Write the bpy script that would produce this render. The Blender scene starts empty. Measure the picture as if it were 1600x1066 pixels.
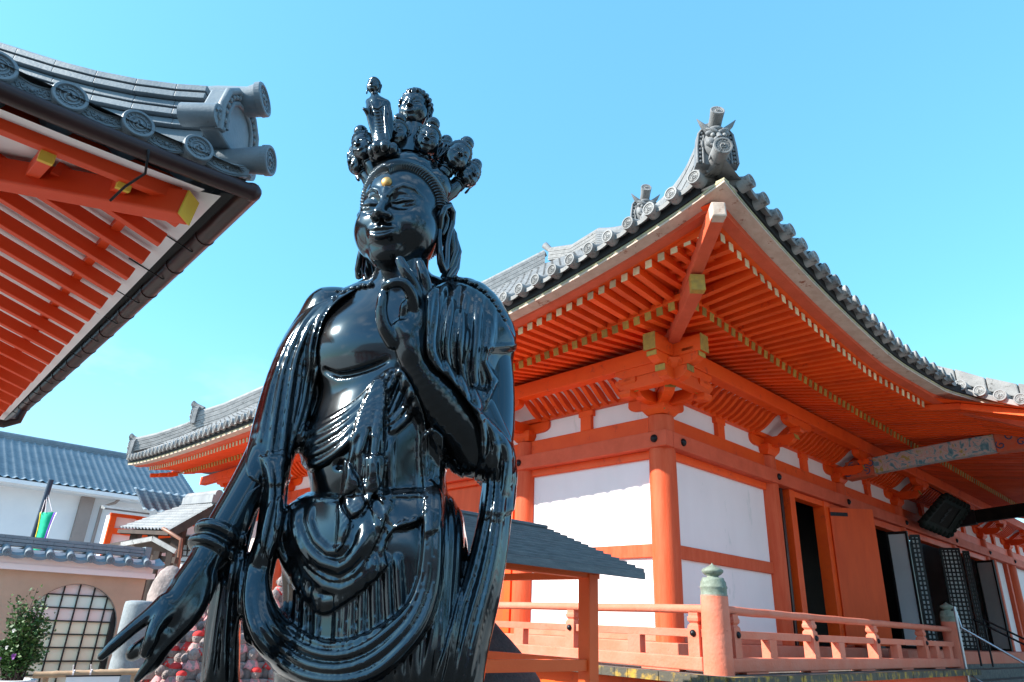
import bpy, bmesh, math, random
import numpy as np
from mathutils import Vector, Matrix
R_ = math.radians
rng = random.Random(7)
scene = bpy.context.scene
COL = scene.collection

# ------------------------------------------------------------------ camera
F = 1070.0
EYE = np.array([0.0, 0.0, 1.6])
_d = np.array([116, 2590, 1070.0]); _d /= np.linalg.norm(_d)
_fw = np.array([0, 0, 1.0]) - _d[2] * _d; _fw /= np.linalg.norm(_fw)
_rt = np.cross(_d, _fw)
if _rt[0] < 0: _rt = -_rt
MC = np.stack([_rt, _fw, _d])                # camera (x right, y up, z ahead) -> world
cam = bpy.data.cameras.new('camera')
cam.sensor_width = 36.0
cam.lens = 36.0 * F / 1600.0
cam.clip_end = 3000.0
cam.clip_start = 0.05
camo = bpy.data.objects.new('camera', cam); COL.objects.link(camo)
_x = MC @ np.array([1, 0, 0]); _y = MC @ np.array([0, 1, 0]); _z = MC @ np.array([0, 0, -1.0])
camo.matrix_world = Matrix(((_x[0], _y[0], _z[0], EYE[0]), (_x[1], _y[1], _z[1], EYE[1]), (_x[2], _y[2], _z[2], EYE[2]), (0, 0, 0, 1)))
scene.camera = camo

# ------------------------------------------------------------------ sun, sky, exposure
SUN_AZ, SUN_EL = R_(-106), R_(33)
sun = bpy.data.lights.new('sun', 'SUN'); sun.energy = 4.9; sun.angle = R_(0.5); sun.color = (1.0, 0.95, 0.87)
suno = bpy.data.objects.new('sun', sun); COL.objects.link(suno)
_sd = Vector((math.sin(SUN_AZ) * math.cos(SUN_EL), math.cos(SUN_AZ) * math.cos(SUN_EL), math.sin(SUN_EL)))
suno.rotation_euler = _sd.to_track_quat('Z', 'Y').to_euler()
suno.location = (-30, -10, 40)
world = bpy.data.worlds.new('World'); scene.world = world; world.use_nodes = True
wn = world.node_tree.nodes; wl_ = world.node_tree.links; wn.clear()
sky = wn.new('ShaderNodeTexSky'); sky.sky_type = 'NISHITA'; sky.sun_disc = False
sky.sun_elevation = SUN_EL; sky.sun_rotation = SUN_AZ
sky.air_density = 1.0; sky.dust_density = 0.6; sky.ozone_density = 1.0
tint = wn.new('ShaderNodeMix'); tint.data_type = 'RGBA'; tint.blend_type = 'MULTIPLY'; tint.inputs[0].default_value = 1.0
tint.inputs[7].default_value = (0.88, 1.60, 1.84, 1)
wl_.new(sky.outputs[0], tint.inputs[6])
# a few thin clouds low in the sky and behind the viewer
tc = wn.new('ShaderNodeTexCoord')
sep = wn.new('ShaderNodeSeparateXYZ'); wl_.new(tc.outputs['Generated'], sep.inputs[0])
mp = wn.new('ShaderNodeMapping'); mp.inputs['Scale'].default_value = (1.6, 1.6, 3.6); wl_.new(tc.outputs['Generated'], mp.inputs[0])
nz = wn.new('ShaderNodeTexNoise'); nz.inputs['Scale'].default_value = 2.2; nz.inputs['Detail'].default_value = 9; nz.inputs['Roughness'].default_value = 0.6
wl_.new(mp.outputs[0], nz.inputs[0])
cr = wn.new('ShaderNodeValToRGB'); cr.color_ramp.elements[0].position = 0.52; cr.color_ramp.elements[1].position = 0.70
wl_.new(nz.outputs[0], cr.inputs[0])
back = wn.new('ShaderNodeMapRange'); back.inputs[1].default_value = 0.25; back.inputs[2].default_value = -0.35; back.inputs[3].default_value = 0.0; back.inputs[4].default_value = 0.9
wl_.new(sep.outputs[1], back.inputs[0])
mul = wn.new('ShaderNodeMath'); mul.operation = 'MULTIPLY'; wl_.new(cr.outputs[0], mul.inputs[0])
low = wn.new('ShaderNodeMapRange'); low.inputs[1].default_value = 0.36; low.inputs[2].default_value = 0.10; low.inputs[3].default_value = 0.0; low.inputs[4].default_value = 0.28; wl_.new(sep.outputs[2], low.inputs[0])
mxx = wn.new('ShaderNodeMath'); mxx.operation = 'MAXIMUM'; wl_.new(back.outputs[0], mxx.inputs[0]); wl_.new(low.outputs[0], mxx.inputs[1]); wl_.new(mxx.outputs[0], mul.inputs[1])
cl = wn.new('ShaderNodeMix'); cl.data_type = 'RGBA'; cl.inputs[7].default_value = (9.5, 9.8, 10.2, 1)
wl_.new(mul.outputs[0], cl.inputs[0]); wl_.new(tint.outputs[2], cl.inputs[6])
flat = wn.new('ShaderNodeMix'); flat.data_type = 'RGBA'; flat.inputs[0].default_value = 0.45; flat.inputs[7].default_value = (0.95, 2.85, 4.3, 1)
wl_.new(tint.outputs[2], flat.inputs[6]); wl_.new(flat.outputs[2], cl.inputs[6])
hz = wn.new('ShaderNodeMapRange'); hz.inputs[1].default_value = 0.42; hz.inputs[2].default_value = 0.02; hz.inputs[3].default_value = 0.0; hz.inputs[4].default_value = 0.75; hz.interpolation_type = 'SMOOTHSTEP'
wl_.new(sep.outputs[2], hz.inputs[0])
hm = wn.new('ShaderNodeMix'); hm.data_type = 'RGBA'; hm.inputs[7].default_value = (2.3, 3.7, 4.3, 1)
wl_.new(hz.outputs[0], hm.inputs[0]); wl_.new(flat.outputs[2], hm.inputs[6]); wl_.new(hm.outputs[2], cl.inputs[6])
bg = wn.new('ShaderNodeBackground'); bg.inputs[1].default_value = 0.125
wl_.new(cl.outputs[2], bg.inputs[0])
wo = wn.new('ShaderNodeOutputWorld'); wl_.new(bg.outputs[0], wo.inputs[0])
vs = scene.view_settings
vs.view_transform = 'Standard'; vs.look = 'None'; vs.gamma = 1.0; vs.use_curve_mapping = False
vs.exposure = 1.12
scene.cycles.max_bounces = 8
scene.cycles.use_denoising = True

# ------------------------------------------------------------------ measuring helpers (photo point -> place)
def ray(px, py):
    return MC @ np.array([(px - 800) / F, -(py - 533) / F, 1.0])
def onplane(px, py, P0, n):
    r = ray(px, py); return EYE + r * (np.dot(np.asarray(P0) - EYE, n) / np.dot(r, n))
_a = R_(46.7135756)
RD = np.array([math.sin(_a), math.cos(_a), 0.0]); LD = np.array([-math.cos(_a), math.sin(_a), 0.0])
ROTZ = math.atan2(RD[1], RD[0])

# ------------------------------------------------------------------ materials
def lin(h):
    h = h.lstrip('#'); v = [int(h[i:i + 2], 16) / 255 for i in (0, 2, 4)]
    return tuple(c / 12.92 if c <= 0.04045 else ((c + 0.055) / 1.055) ** 2.4 for c in v)
def paint(name, c1, c2=None, scale=3.0, rough=0.6, bump=0.0, bscale=40.0, stretch=(1, 1, 1), metal=0.0, lo=0.38, hi=0.66, c3=None, s3=14.0, t3=0.62, coord='Object', detail=6, spec=0.3, coat=0.0, rand=0.0):
    m = bpy.data.materials.new(name); m.use_nodes = True
    nt = m.node_tree; N = nt.nodes; Lk = nt.links
    b = N['Principled BSDF']; b.inputs['Roughness'].default_value = rough; b.inputs['Metallic'].default_value = metal
    b.inputs['Specular IOR Level'].default_value = spec
    if coat: b.inputs['Coat Weight'].default_value = coat
    if c2 is None and not bump:
        b.inputs['Base Color'].default_value = (*c1, 1); return m
    t = N.new('ShaderNodeTexCoord'); mp = N.new('ShaderNodeMapping'); mp.inputs['Scale'].default_value = stretch
    Lk.new(t.outputs[coord], mp.inputs[0])
    b.inputs['Base Color'].default_value = (*c1, 1)
    if c2 is not None:
        n = N.new('ShaderNodeTexNoise'); n.inputs['Scale'].default_value = scale; n.inputs['Detail'].default_value = detail; n.inputs['Roughness'].default_value = 0.62
        Lk.new(mp.outputs[0], n.inputs[0])
        r = N.new('ShaderNodeValToRGB'); r.color_ramp.elements[0].position = lo; r.color_ramp.elements[1].position = hi
        r.color_ramp.elements[0].color = (*c1, 1); r.color_ramp.elements[1].color = (*c2, 1)
        Lk.new(n.outputs[0], r.inputs[0]); out = r.outputs[0]
        if c3 is not None:
            n3 = N.new('ShaderNodeTexNoise'); n3.inputs['Scale'].default_value = s3; n3.inputs['Detail'].default_value = 8; n3.inputs['Roughness'].default_value = 0.7
            Lk.new(mp.outputs[0], n3.inputs[0])
            r3 = N.new('ShaderNodeValToRGB'); r3.color_ramp.elements[0].position = t3; r3.color_ramp.elements[1].position = t3 + 0.06
            Lk.new(n3.outputs[0], r3.inputs[0])
            mx = N.new('ShaderNodeMix'); mx.data_type = 'RGBA'; Lk.new(r3.outputs[0], mx.inputs[0]); Lk.new(out, mx.inputs[6]); mx.inputs[7].default_value = (*c3, 1)
            out = mx.outputs[2]
        if rand:
            oi = N.new('ShaderNodeObjectInfo'); mr = N.new('ShaderNodeMapRange'); mr.inputs[3].default_value = 1 - rand; mr.inputs[4].default_value = 1 + rand
            Lk.new(oi.outputs['Random'], mr.inputs[0]); hs = N.new('ShaderNodeHueSaturation'); Lk.new(mr.outputs[0], hs.inputs['Value']); Lk.new(out, hs.inputs['Color']); out = hs.outputs[0]
        Lk.new(out, b.inputs['Base Color'])
        rr = N.new('ShaderNodeMapRange'); rr.inputs[3].default_value = rough - 0.08; rr.inputs[4].default_value = min(1, rough + 0.12)
        Lk.new(n.outputs[0], rr.inputs[0]); Lk.new(rr.outputs[0], b.inputs['Roughness'])
    if bump:
        nb = N.new('ShaderNodeTexNoise'); nb.inputs['Scale'].default_value = bscale; nb.inputs['Detail'].default_value = 5
        Lk.new(mp.outputs[0], nb.inputs[0])
        bp = N.new('ShaderNodeBump'); bp.inputs['Strength'].default_value = bump; bp.inputs['Distance'].default_value = 0.02
        Lk.new(nb.outputs[0], bp.inputs['Height']); Lk.new(bp.outputs[0], b.inputs['Normal'])
    return m
M = {}
VERM = (0.86, 0.092, 0.007)
M['verm'] = paint('vermilion_paint', VERM, (0.79, 0.078, 0.007), 2.5, 0.5, 0.12, 60, (1, 1, 1), c3=(0.62, 0.062, 0.014), s3=5, t3=0.6, rand=.10)
M['verm2'] = paint('vermilion_rafter', (0.88, 0.096, 0.008), (0.78, 0.076, 0.007), 2.0, 0.55, 0.15, 50, c3=(0.62, 0.055, 0.010), s3=6, t3=0.6, rand=.14)
M['vermdoor'] = paint('vermilion_fresh_door', (0.70, 0.085, 0.012), (0.62, 0.07, 0.011), 1.2, 0.5, 0.06, 40, (6, 6, 1))
M['faded'] = paint('vermilion_sun_faded', (0.61, 0.155, 0.088), (0.61, 0.20, 0.13), 3.0, 0.75, 0.3, 30, (1, 1, 1), c3=(0.46, 0.12, 0.075), s3=11, t3=0.64, rand=.08)
M['pillar'] = paint('vermilion_pillar', (0.60, 0.072, 0.018), (0.66, 0.11, 0.04), 3.5, 0.6, 0.3, 40, (3, 3, 0.35), c3=(0.36, 0.05, 0.02), s3=12, t3=0.7)
M['lower'] = paint('vermilion_lower_beam', (0.66, 0.105, 0.045), (0.56, 0.085, 0.035), 3.0, 0.65, 0.25, 40, c3=(0.40, 0.06, 0.03), s3=14, t3=0.66)
M['shelter'] = paint('orange_shelter_paint', (0.82, 0.105, 0.014), (0.76, 0.09, 0.012), 2.0, 0.5, 0.08, 40)
M['white'] = paint('white_plaster', (0.86, 0.765, 0.755), (0.82, 0.725, 0.715), 1.6, 0.85, 0.08, 30, (1, 1, .4), c3=(0.70, 0.65, 0.63), s3=2.4, t3=0.62)
M['soffitwhite'] = paint('white_soffit', (0.78, 0.76, 0.78), (0.72, 0.70, 0.72), 2.0, 0.8)
M['cream'] = paint('cream_end_paint', (0.70, 0.58, 0.36), (0.60, 0.47, 0.26), 20.0, 0.7, rand=.25)
M['gold'] = paint('ochre_end_paint', (0.42, 0.25, 0.045), (0.30, 0.18, 0.045), 14.0, 0.6, 0.1, 60, rand=.25)
M['yellow'] = paint('yellow_end_paint', (0.72, 0.48, 0.05), (0.66, 0.43, 0.05), 8.0, 0.5)
M['tile'] = paint('grey_roof_tile', (0.14, 0.143, 0.147), (0.22, 0.222, 0.225), 4.0, 0.55, 0.2, 60, c3=(0.07, 0.07, 0.072), s3=11, t3=0.6)
M['tilepale'] = paint('pale_weathered_tile', (0.27, 0.265, 0.26), (0.19, 0.188, 0.186), 5.0, 0.6, 0.25, 60, (1, 1, 1), c3=(0.085, 0.083, 0.08), s3=9, t3=0.58, rand=.22)
M['tileblue'] = paint('blue_grey_tile', (0.15, 0.185, 0.215), (0.205, 0.24, 0.265), 5.0, 0.42, 0.1, 70, c3=(0.105, 0.12, 0.135), s3=15, t3=0.64, rand=.10)
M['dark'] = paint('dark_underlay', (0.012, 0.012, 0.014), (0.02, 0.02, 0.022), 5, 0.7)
M['weath'] = paint('weathered_board', (0.56, 0.44, 0.36), (0.46, 0.34, 0.27), 6.0, 0.8, 0.2, 40, c3=(0.24, 0.08, 0.045), s3=5.5, t3=0.60)
M['mossedge'] = paint('ochre_board_edge', (0.50, 0.42, 0.22), (0.30, 0.31, 0.27), 8.0, 0.8)
M['bolt'] = paint('black_iron', (0.012, 0.012, 0.014), (0.03, 0.03, 0.034), 20, 0.38, metal=0.6)
M['copper'] = paint('verdigris_copper', (0.21, 0.24, 0.19), (0.13, 0.155, 0.115), 14, 0.6, 0.2, 60, c3=(0.28, 0.31, 0.25), s3=25, t3=0.6)
M['deck'] = paint('weathered_deck', (0.17, 0.16, 0.145), (0.09, 0.088, 0.085), 9, 0.85, 0.4, 40, c3=(0.30, 0.28, 0.25), s3=20, t3=0.62)
M['deckend'] = paint('worn_yellow_board_end', (0.42, 0.26, 0.04), (0.09, 0.08, 0.06), 6, 0.8, 0.3, 40, lo=0.36, hi=0.5)
M['gutter'] = paint('brown_gutter', (0.030, 0.013, 0.013), (0.042, 0.018, 0.017), 4, 0.32)
M['black'] = paint('black_lacquer_wood', (0.012, 0.012, 0.013), (0.02, 0.02, 0.02), 6, 0.35)
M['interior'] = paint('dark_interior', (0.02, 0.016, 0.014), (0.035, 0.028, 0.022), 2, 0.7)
M['paper'] = paint('white_door_panel', (0.66, 0.72, 0.74), (0.60, 0.665, 0.69), 1.2, 0.55)
M['steel'] = paint('stainless_rail', (0.42, 0.45, 0.48), (0.36, 0.39, 0.42), 8, 0.3, metal=0.85)

# ------------------------------------------------------------------ mesh helpers
class MB:
    def __init__(s): s.v = []; s.f = []; s.sm = []
    def add(s, vs, fs, smooth=False):
        o = len(s.v); s.v.extend([tuple(map(float, p)) for p in vs]); s.f.extend([tuple(i + o for i in f) for f in fs]); s.sm.extend([smooth] * len(fs)); return s
    def box(s, x0, x1, y0, y1, z0, z1):
        return s.add([(x0, y0, z0), (x1, y0, z0), (x1, y1, z0), (x0, y1, z0), (x0, y0, z1), (x1, y0, z1), (x1, y1, z1), (x0, y1, z1)],
                     [(0, 3, 2, 1), (4, 5, 6, 7), (0, 1, 5, 4), (1, 2, 6, 5), (2, 3, 7, 6), (3, 0, 4, 7)])
    def hexa(s, b, t):
        return s.add(list(b) + list(t), [(3, 2, 1, 0), (4, 5, 6, 7), (0, 1, 5, 4), (1, 2, 6, 5), (2, 3, 7, 6), (3, 0, 4, 7)])
    def beam(s, p, q, w, h, up=(0, 0, 1)):
        p = Vector(p); q = Vector(q); d = (q - p).normalized(); sd = d.cross(Vector(up)).normalized(); u = sd.cross(d)
        a = [p - sd * w / 2 - u * h / 2, p + sd * w / 2 - u * h / 2, p + sd * w / 2 + u * h / 2, p - sd * w / 2 + u * h / 2]
        b = [x + (q - p) for x in a]
        return s.add(a + b, [(0, 1, 2, 3), (7, 6, 5, 4), (0, 4, 5, 1), (1, 5, 6, 2), (2, 6, 7, 3), (3, 7, 4, 0)])
    def tube(s, pts, rad, n=10, caps=True, up=None, flat=1.0, smooth=True):
        pts = [Vector(p) for p in pts]; k = len(pts)
        if not hasattr(rad, '__len__'): rad = [rad] * k
        ref = Vector(up) if up is not None else None; vs = []; prev = None
        for i in range(k):
            d = (pts[min(i + 1, k - 1)] - pts[max(i - 1, 0)]).normalized()
            if prev is None:
                r = ref if ref is not None else (Vector((0, 0, 1)) if abs(d.z) < 0.9 else Vector((1, 0, 0)))
            else: r = prev
            sd = d.cross(r).normalized(); u = sd.cross(d).normalized(); prev = u
            for j in range(n):
                a = 2 * math.pi * j / n
                vs.append(pts[i] + (sd * math.cos(a) + u * math.sin(a) * flat) * rad[i])
        fs = [(i * n + j, (i + 1) * n + j, (i + 1) * n + (j + 1) % n, i * n + (j + 1) % n) for i in range(k - 1) for j in range(n)]
        s.add(vs, fs, smooth)
        if caps:
            s.add(vs[:n], [tuple(range(n))]); s.add(vs[-n:], [tuple(range(n))[::-1]])
        return s
    def lathe(s, prof, n=20, at=(0, 0, 0), smooth=True, axis=None):
        vs = []
        for r, z in prof:
            for j in range(n):
                a = 2 * math.pi * j / n; vs.append((r * math.cos(a), r * math.sin(a), z))
        if axis is not None:
            q = Vector(axis).to_track_quat('Z', 'Y'); vs = [q @ Vector(v) for v in vs]
        vs = [(v[0] + at[0], v[1] + at[1], v[2] + at[2]) for v in vs]
        k = len(prof)
        fs = [(i * n + j, i * n + (j + 1) % n, (i + 1) * n + (j + 1) % n, (i + 1) * n + j) for i in range(k - 1) for j in range(n)]
        s.add(vs, fs, smooth)
        if prof[0][0] > 1e-5: s.add(vs[:n], [tuple(range(n))[::-1]])
        if prof[-1][0] > 1e-5: s.add(vs[-n:], [tuple(range(n))])
        return s
    def prism(s, poly, o, ux, uy, n, t):
        """extrude a 2-D polygon (list of (a,b)) placed at o with axes ux,uy by t along n"""
        o = Vector(o); ux = Vector(ux); uy = Vector(uy); n = Vector(n)
        a = [o + ux * p[0] + uy * p[1] for p in poly]; b = [x + n * t for x in a]; k = len(a)
        return s.add(a + b, [tuple(range(k))[::-1], tuple(range(k, 2 * k))] + [(i, (i + 1) % k, k + (i + 1) % k, k + i) for i in range(k)])
    def grid(s, rows, smooth=True, closed=False):
        h = len(rows); w = len(rows[0]); vs = [p for r in rows for p in r]
        ww = w if closed else w - 1
        return s.add(vs, [(i * w + j, i * w + (j + 1) % w, (i + 1) * w + (j + 1) % w, (i + 1) * w + j) for i in range(h - 1) for j in range(ww)], smooth)
    def sphere(s, c, r, n=12, m=8, sc=(1, 1, 1), smooth=True):
        rows = []
        for i in range(m + 1):
            t = math.pi * i / m
            rows.append([(c[0] + r * sc[0] * math.sin(t) * math.cos(2 * math.pi * j / n), c[1] + r * sc[1] * math.sin(t) * math.sin(2 * math.pi * j / n), c[2] - r * sc[2] * math.cos(t)) for j in range(n)])
        return s.grid(rows, smooth, True)
    def mesh(s, name, mat):
        me = bpy.data.meshes.new(name); me.from_pydata(s.v, [], s.f); me.polygons.foreach_set('use_smooth', s.sm); me.materials.append(mat)
        me.validate(); me.update()
        bm = bmesh.new(); bm.from_mesh(me); bmesh.ops.recalc_face_normals(bm, faces=bm.faces); bm.to_mesh(me); bm.free()
        return me
    def build(s, name, mat, parent=None, bevel=0.0, kind=None, label=None):
        o = bpy.data.objects.new(name, s.mesh(name, mat)); COL.objects.link(o)
        if parent is not None: o.parent = parent
        if bevel:
            b = o.modifiers.new('Bevel', 'BEVEL'); b.width = bevel; b.segments = 2; b.limit_method = 'ANGLE'; b.angle_limit = R_(40)
        if kind: o['kind'] = kind
        if label: o['label'] = label
        return o
def place(name, me, parent, loc=(0, 0, 0), rot=None):
    o = bpy.data.objects.new(name, me); COL.objects.link(o); o.parent = parent; o.location = loc
    if rot is not None: o.rotation_euler = rot
    return o
def thing(name, label, cat, loc=(0, 0, 0), rz=0.0, group=None):
    o = bpy.data.objects.new(name, None); COL.objects.link(o); o.empty_display_size = 0.2
    o.location = loc; o.rotation_euler = (0, 0, rz); o['label'] = label; o['category'] = cat
    if group: o['group'] = group
    return o
def tag(o, label, cat, group=None, kind=None):
    o['label'] = label; o['category'] = cat
    if group: o['group'] = group
    if kind: o['kind'] = kind
    return o
def lerp(a, b, t): return a + (b - a) * t
def sstep(a, b, x):
    t = min(1, max(0, (x - a) / (b - a))); return t * t * (3 - 2 * t)

def tomoe_disc(r, depth=0.05, n=28):
    """round eave tile end: rim, recessed field, beads and three commas; faces -Y, centred at origin"""
    m = MB()
    m.lathe([(r, depth), (r, 0.0), (r * 0.95, -0.006), (r * 0.80, -0.006), (r * 0.76, 0.006), (r * 0.0001, 0.006)], n, axis=(0, 1, 0), smooth=False)
    for k in range(16):
        a = 2 * math.pi * k / 16; m.sphere((r * .66 * math.cos(a), 0.004, r * .66 * math.sin(a)), r * .065, 6, 4)
    m.lathe([(r * .56, 0.008), (r * .56, 0.000), (r * .51, 0.000), (r * .51, 0.008)], n, axis=(0, 1, 0), smooth=False)
    for k in range(3):
        b = 2 * math.pi * k / 3; pts = []; rad = []
        for i in range(9):
            t = i / 8; a = b + t * 2.6; q = r * (.15 + .27 * t)
            pts.append((q * math.cos(a), 0.004, q * math.sin(a))); rad.append(r * (.125 * (1 - t) + .02))
        m.tube(pts, rad, 6)
    return m
# ================================================================== MAIN HALL (local x runs along its long front, y along its side wall)
KB = EYE + ray(1052, 1003) * 9.5
HZ0 = 0.0
hall = thing('temple_hall', 'vermilion temple hall with white plaster walls, bracketed eaves and a sweeping grey tiled roof', 'temple', (KB[0], KB[1], 0), ROTZ)
def hl(px, py, axis, off):
    """photo point on the hall's plane y=off ('R') or x=off ('L') -> hall coordinates"""
    Q = onplane(px, py, KB + (LD if axis == 'R' else RD) * off, LD if axis == 'R' else RD); q = Q - KB
    return q @ RD, q @ LD, Q[2]
LEN_L, LEN_R = 15.46, 24.7
COLS_L = [0.14, 3.1, 6.2, 9.3, 12.4, 15.46]
COLS_R = [0.14, 3.55, 6.8, 10.35, 14.45, 18.0, 21.35, 24.7]
EL0, EL1, ER1 = -2.72, 18.3, 27.4
KOH0, KOH1 = 4.8, 20.0
DECK = 1.19
# ---- eave curves
def zE(side, t):
    if side == 'L': return 5.70 + .90 * math.exp(-(t + 2.72) / 3) + .25 * math.exp(-(18.3 - t) / 2.5)
    return 5.74 + .88 * math.exp(-(t + 2.72) / 3)
def zT(side, t):
    e = math.exp(-(t + 2.72) / 3)
    return 5.535 + .765 * e - .09 * (1 - e) ** 3 + (.25 * math.exp(-(18.3 - t) / 2.5) if side == 'L' else 0)
def zB(side, t): return 5.50 + .42 * math.exp(-(t + 2.72) / 3) + (.1 * math.exp(-(18.3 - t) / 2.5) if side == 'L' else 0)
def e0(side, t): return -2.72 if side == 'L' else -2.80 - .20 * sstep(2.2, 4.9, t)
def P(side, t, o, z):
    """point at run t, offset o from the wall line (negative = outward)"""
    return (o, t, z) if side == 'L' else (t, o, z)
def zV(L):                                                       # verge of the porch roof
    q = -3.02 - L
    return 5.84 - .62 * q + .12 * q * q if q < 2.0 else 5.84 - 1.24 + .48 - .14 * (q - 2)
def edge_path(side):
    pts = []
    if side == 'L':
        t = -2.71
        while t <= EL1 + .01:
            pts.append(((-2.72, t), (-1, 0), zE('L', t), zT('L', t), 0)); t += .3
        return pts
    t = -2.63
    while t < 4.3:
        pts.append(((t, e0('R', t)), (0, -1), zE('R', t), zT('R', t), 0)); t += .3
    for (x, y, a, v) in ((4.35, -2.985, 8, .1), (4.55, -3.03, 25, .35), (4.70, -3.12, 48, .7), (4.78, -3.26, 72, .9)):
        pts.append(((x, y), (-math.sin(R_(a)), -math.cos(R_(a))), lerp(zE('R', x), zV(y), v), lerp(zT('R', x), zV(y) - .28, v), v))
    for i in range(10):
        y = -3.4 - .3 * i
        pts.append(((4.8, y), (-1, 0), zV(y), zV(y) - .28, 1))
    return pts
def sweep(name, side, secf, mat, smooth=False, bevel=0, start=None):
    """secf(point record) -> list of (outward offset, dz) forming a closed section"""
    rows = []
    for rec in edge_path(side):
        (x, y), (nx, ny), ze, zt, v = rec
        if start is not None and v == 0 and (y if side == 'L' else x) < start: continue
        rows.append([(x + nx * o, y + ny * o, z) for o, z in secf(ze, zt, v)])
    m = MB()
    n = len(rows[0]); vs = [p for r in rows for p in r]
    m.add(vs, [(i * n + j, i * n + (j + 1) % n, (i + 1) * n + (j + 1) % n, (i + 1) * n + j) for i in range(len(rows) - 1) for j in range(n)] + [tuple(range(n))[::-1], tuple(range(len(vs) - n, len(vs)))], smooth)
    return m.build(name, mat, hall)
def mit(side):                     # pull the two faces' boards to the shared corner
    return 0
for side in ('L', 'R'):
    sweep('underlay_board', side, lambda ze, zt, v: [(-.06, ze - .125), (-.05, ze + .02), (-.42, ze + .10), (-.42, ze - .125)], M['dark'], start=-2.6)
    sweep('eave_edge_strip', side, lambda ze, zt, v: [(-.085, ze - .155), (-.085, ze - .127), (-.2, ze - .127), (-.2, ze - .155)], M['mossedge'])
    sweep('weathered_eave_board', side, lambda ze, zt, v: [(-.092, ze - .185), (-.092, ze - .157), (-.42, ze - .150), (-.42, ze - .175)], M['weath'])
    sweep('eave_fascia', side, lambda ze, zt, v: [(-.31, min(zt + .06, ze - .20) - .20 * v), (-.29, ze - .178), (-.46, ze - .178), (-.46, min(zt + .06, ze - .20) - .20 * v)], M['lower'], start=-2.45)
    # kioi: the board across the tips of the lower rafters
m = MB()
for side, t1 in (('L', 18.0), ('R', 20.0)):
    t = -1.30
    rows = []
    while t <= t1:
        z = zB(side, t)
        rows.append([P(side, t, -1.40, z + .055), P(side, t, -1.40, z + .15), P(side, t, -1.30, z + .16), P(side, t, -1.30, z + .055)]); t += .4
    n = 4; vs = [p for r in rows for p in r]
    m.add(vs, [(i * n + j, i * n + (j + 1) % n, (i + 1) * n + (j + 1) % n, (i + 1) * n + j) for i in range(len(rows) - 1) for j in range(n)])
m.build('rafter_tie_board', M['verm2'], hall)

# ---- rafters
cap_me = {}
def rafter(kind, side, t, o_tip, z_tip, o_in, z_in, w, h, capmat, stuff=None):
    a = Vector(P(side, t, o_tip, z_tip)); b = Vector(P(side, t, o_in, z_in))
    if (b - a).length < .12: return
    if stuff is not None:
        stuff.beam(a, b, w, h); return
    ob = MB().beam(a, b, w, h).build(kind, M['verm2'], hall)
    d = (a - b).normalized()
    if capmat:
        MB().beam(a - d * .004, a + d * .005, w + .006, h + .006).build('painted_end', M[capmat], ob)
def hipz(x): return lerp(5.98, 6.22, (x + 1.2) / (-1.3)) if x < -1.2 else lerp(5.98, 5.86, (x + 1.2) / 1.2)
st1, st2, stc1, stc2 = MB(), MB(), MB(), MB()
for side, tmax in (('L', 17.7), ('R', 19.6)):
    t = -2.12 if side == 'L' else -2.16
    de = 0 if side == 'L' else -.08
    while t < tmax:
        far = (side == 'L' and t > 1.3) or (side == 'R' and t > 12.2)
        lim = t if t < .1 else .1
        if side == 'L' and t > 15.4: lim = min(.1, 15.6 - t)
        # flying rafter
        o_in = max(-1.28, t) if t < -1.28 else -1.28
        if side == 'L' and t > 16.8: o_in = min(-1.28, 15.55 - t)
        z_in = zB(side, t) + .135 if t > -1.28 else hipz(t)
        if side == 'L' or t < KOH0 - .15:
            if o_in > -2.1:
                ot = -2.2 if side == 'L' else e0('R', t) + .52
                rafter('flying_rafter', side, t, ot, zT(side, t), o_in, z_in, .092, .105, 'cream', st1 if far else None)
                if far:
                    a = Vector(P(side, t, ot, zT(side, t))); b = Vector(P(side, t, o_in, z_in)); d = (a - b).normalized(); stc1.beam(a - d * .004, a + d * .005, .098, .111)
        else:
            rafter('flying_rafter', side, t, -5.7, zV(-5.7) - .42, -3.0, zV(-3.0) - .42, .092, .105, None, st1 if far else None)
            rafter('porch_rafter', side, t, -3.0, zV(-3.0) - .42, -1.28, zB(side, t) + .135, .092, .105, None, st1 if far else None)
        # base rafter
        if t > -1.33:
            fr = min(1, (lim + 1.4) / 1.5)
            rafter('base_rafter', side, t, -1.4, zB(side, t), lim, lerp(zB(side, t), 5.86, fr), .098, .115, 'gold', st2 if far else None)
            if far:
                a = Vector(P(side, t, -1.4, zB(side, t))); b = Vector(P(side, t, lim, 5.86)); d = (a - b).normalized(); stc2.beam(a - d * .004, a + d * .005, .104, .121)
        t += .196
o = st1.build('flying_rafter', M['verm2'], hall, kind='stuff'); stc1.build('painted_end', M['cream'], o)
o = st2.build('base_rafter', M['verm2'], hall, kind='stuff'); stc2.build('painted_end', M['gold'], o)
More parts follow.
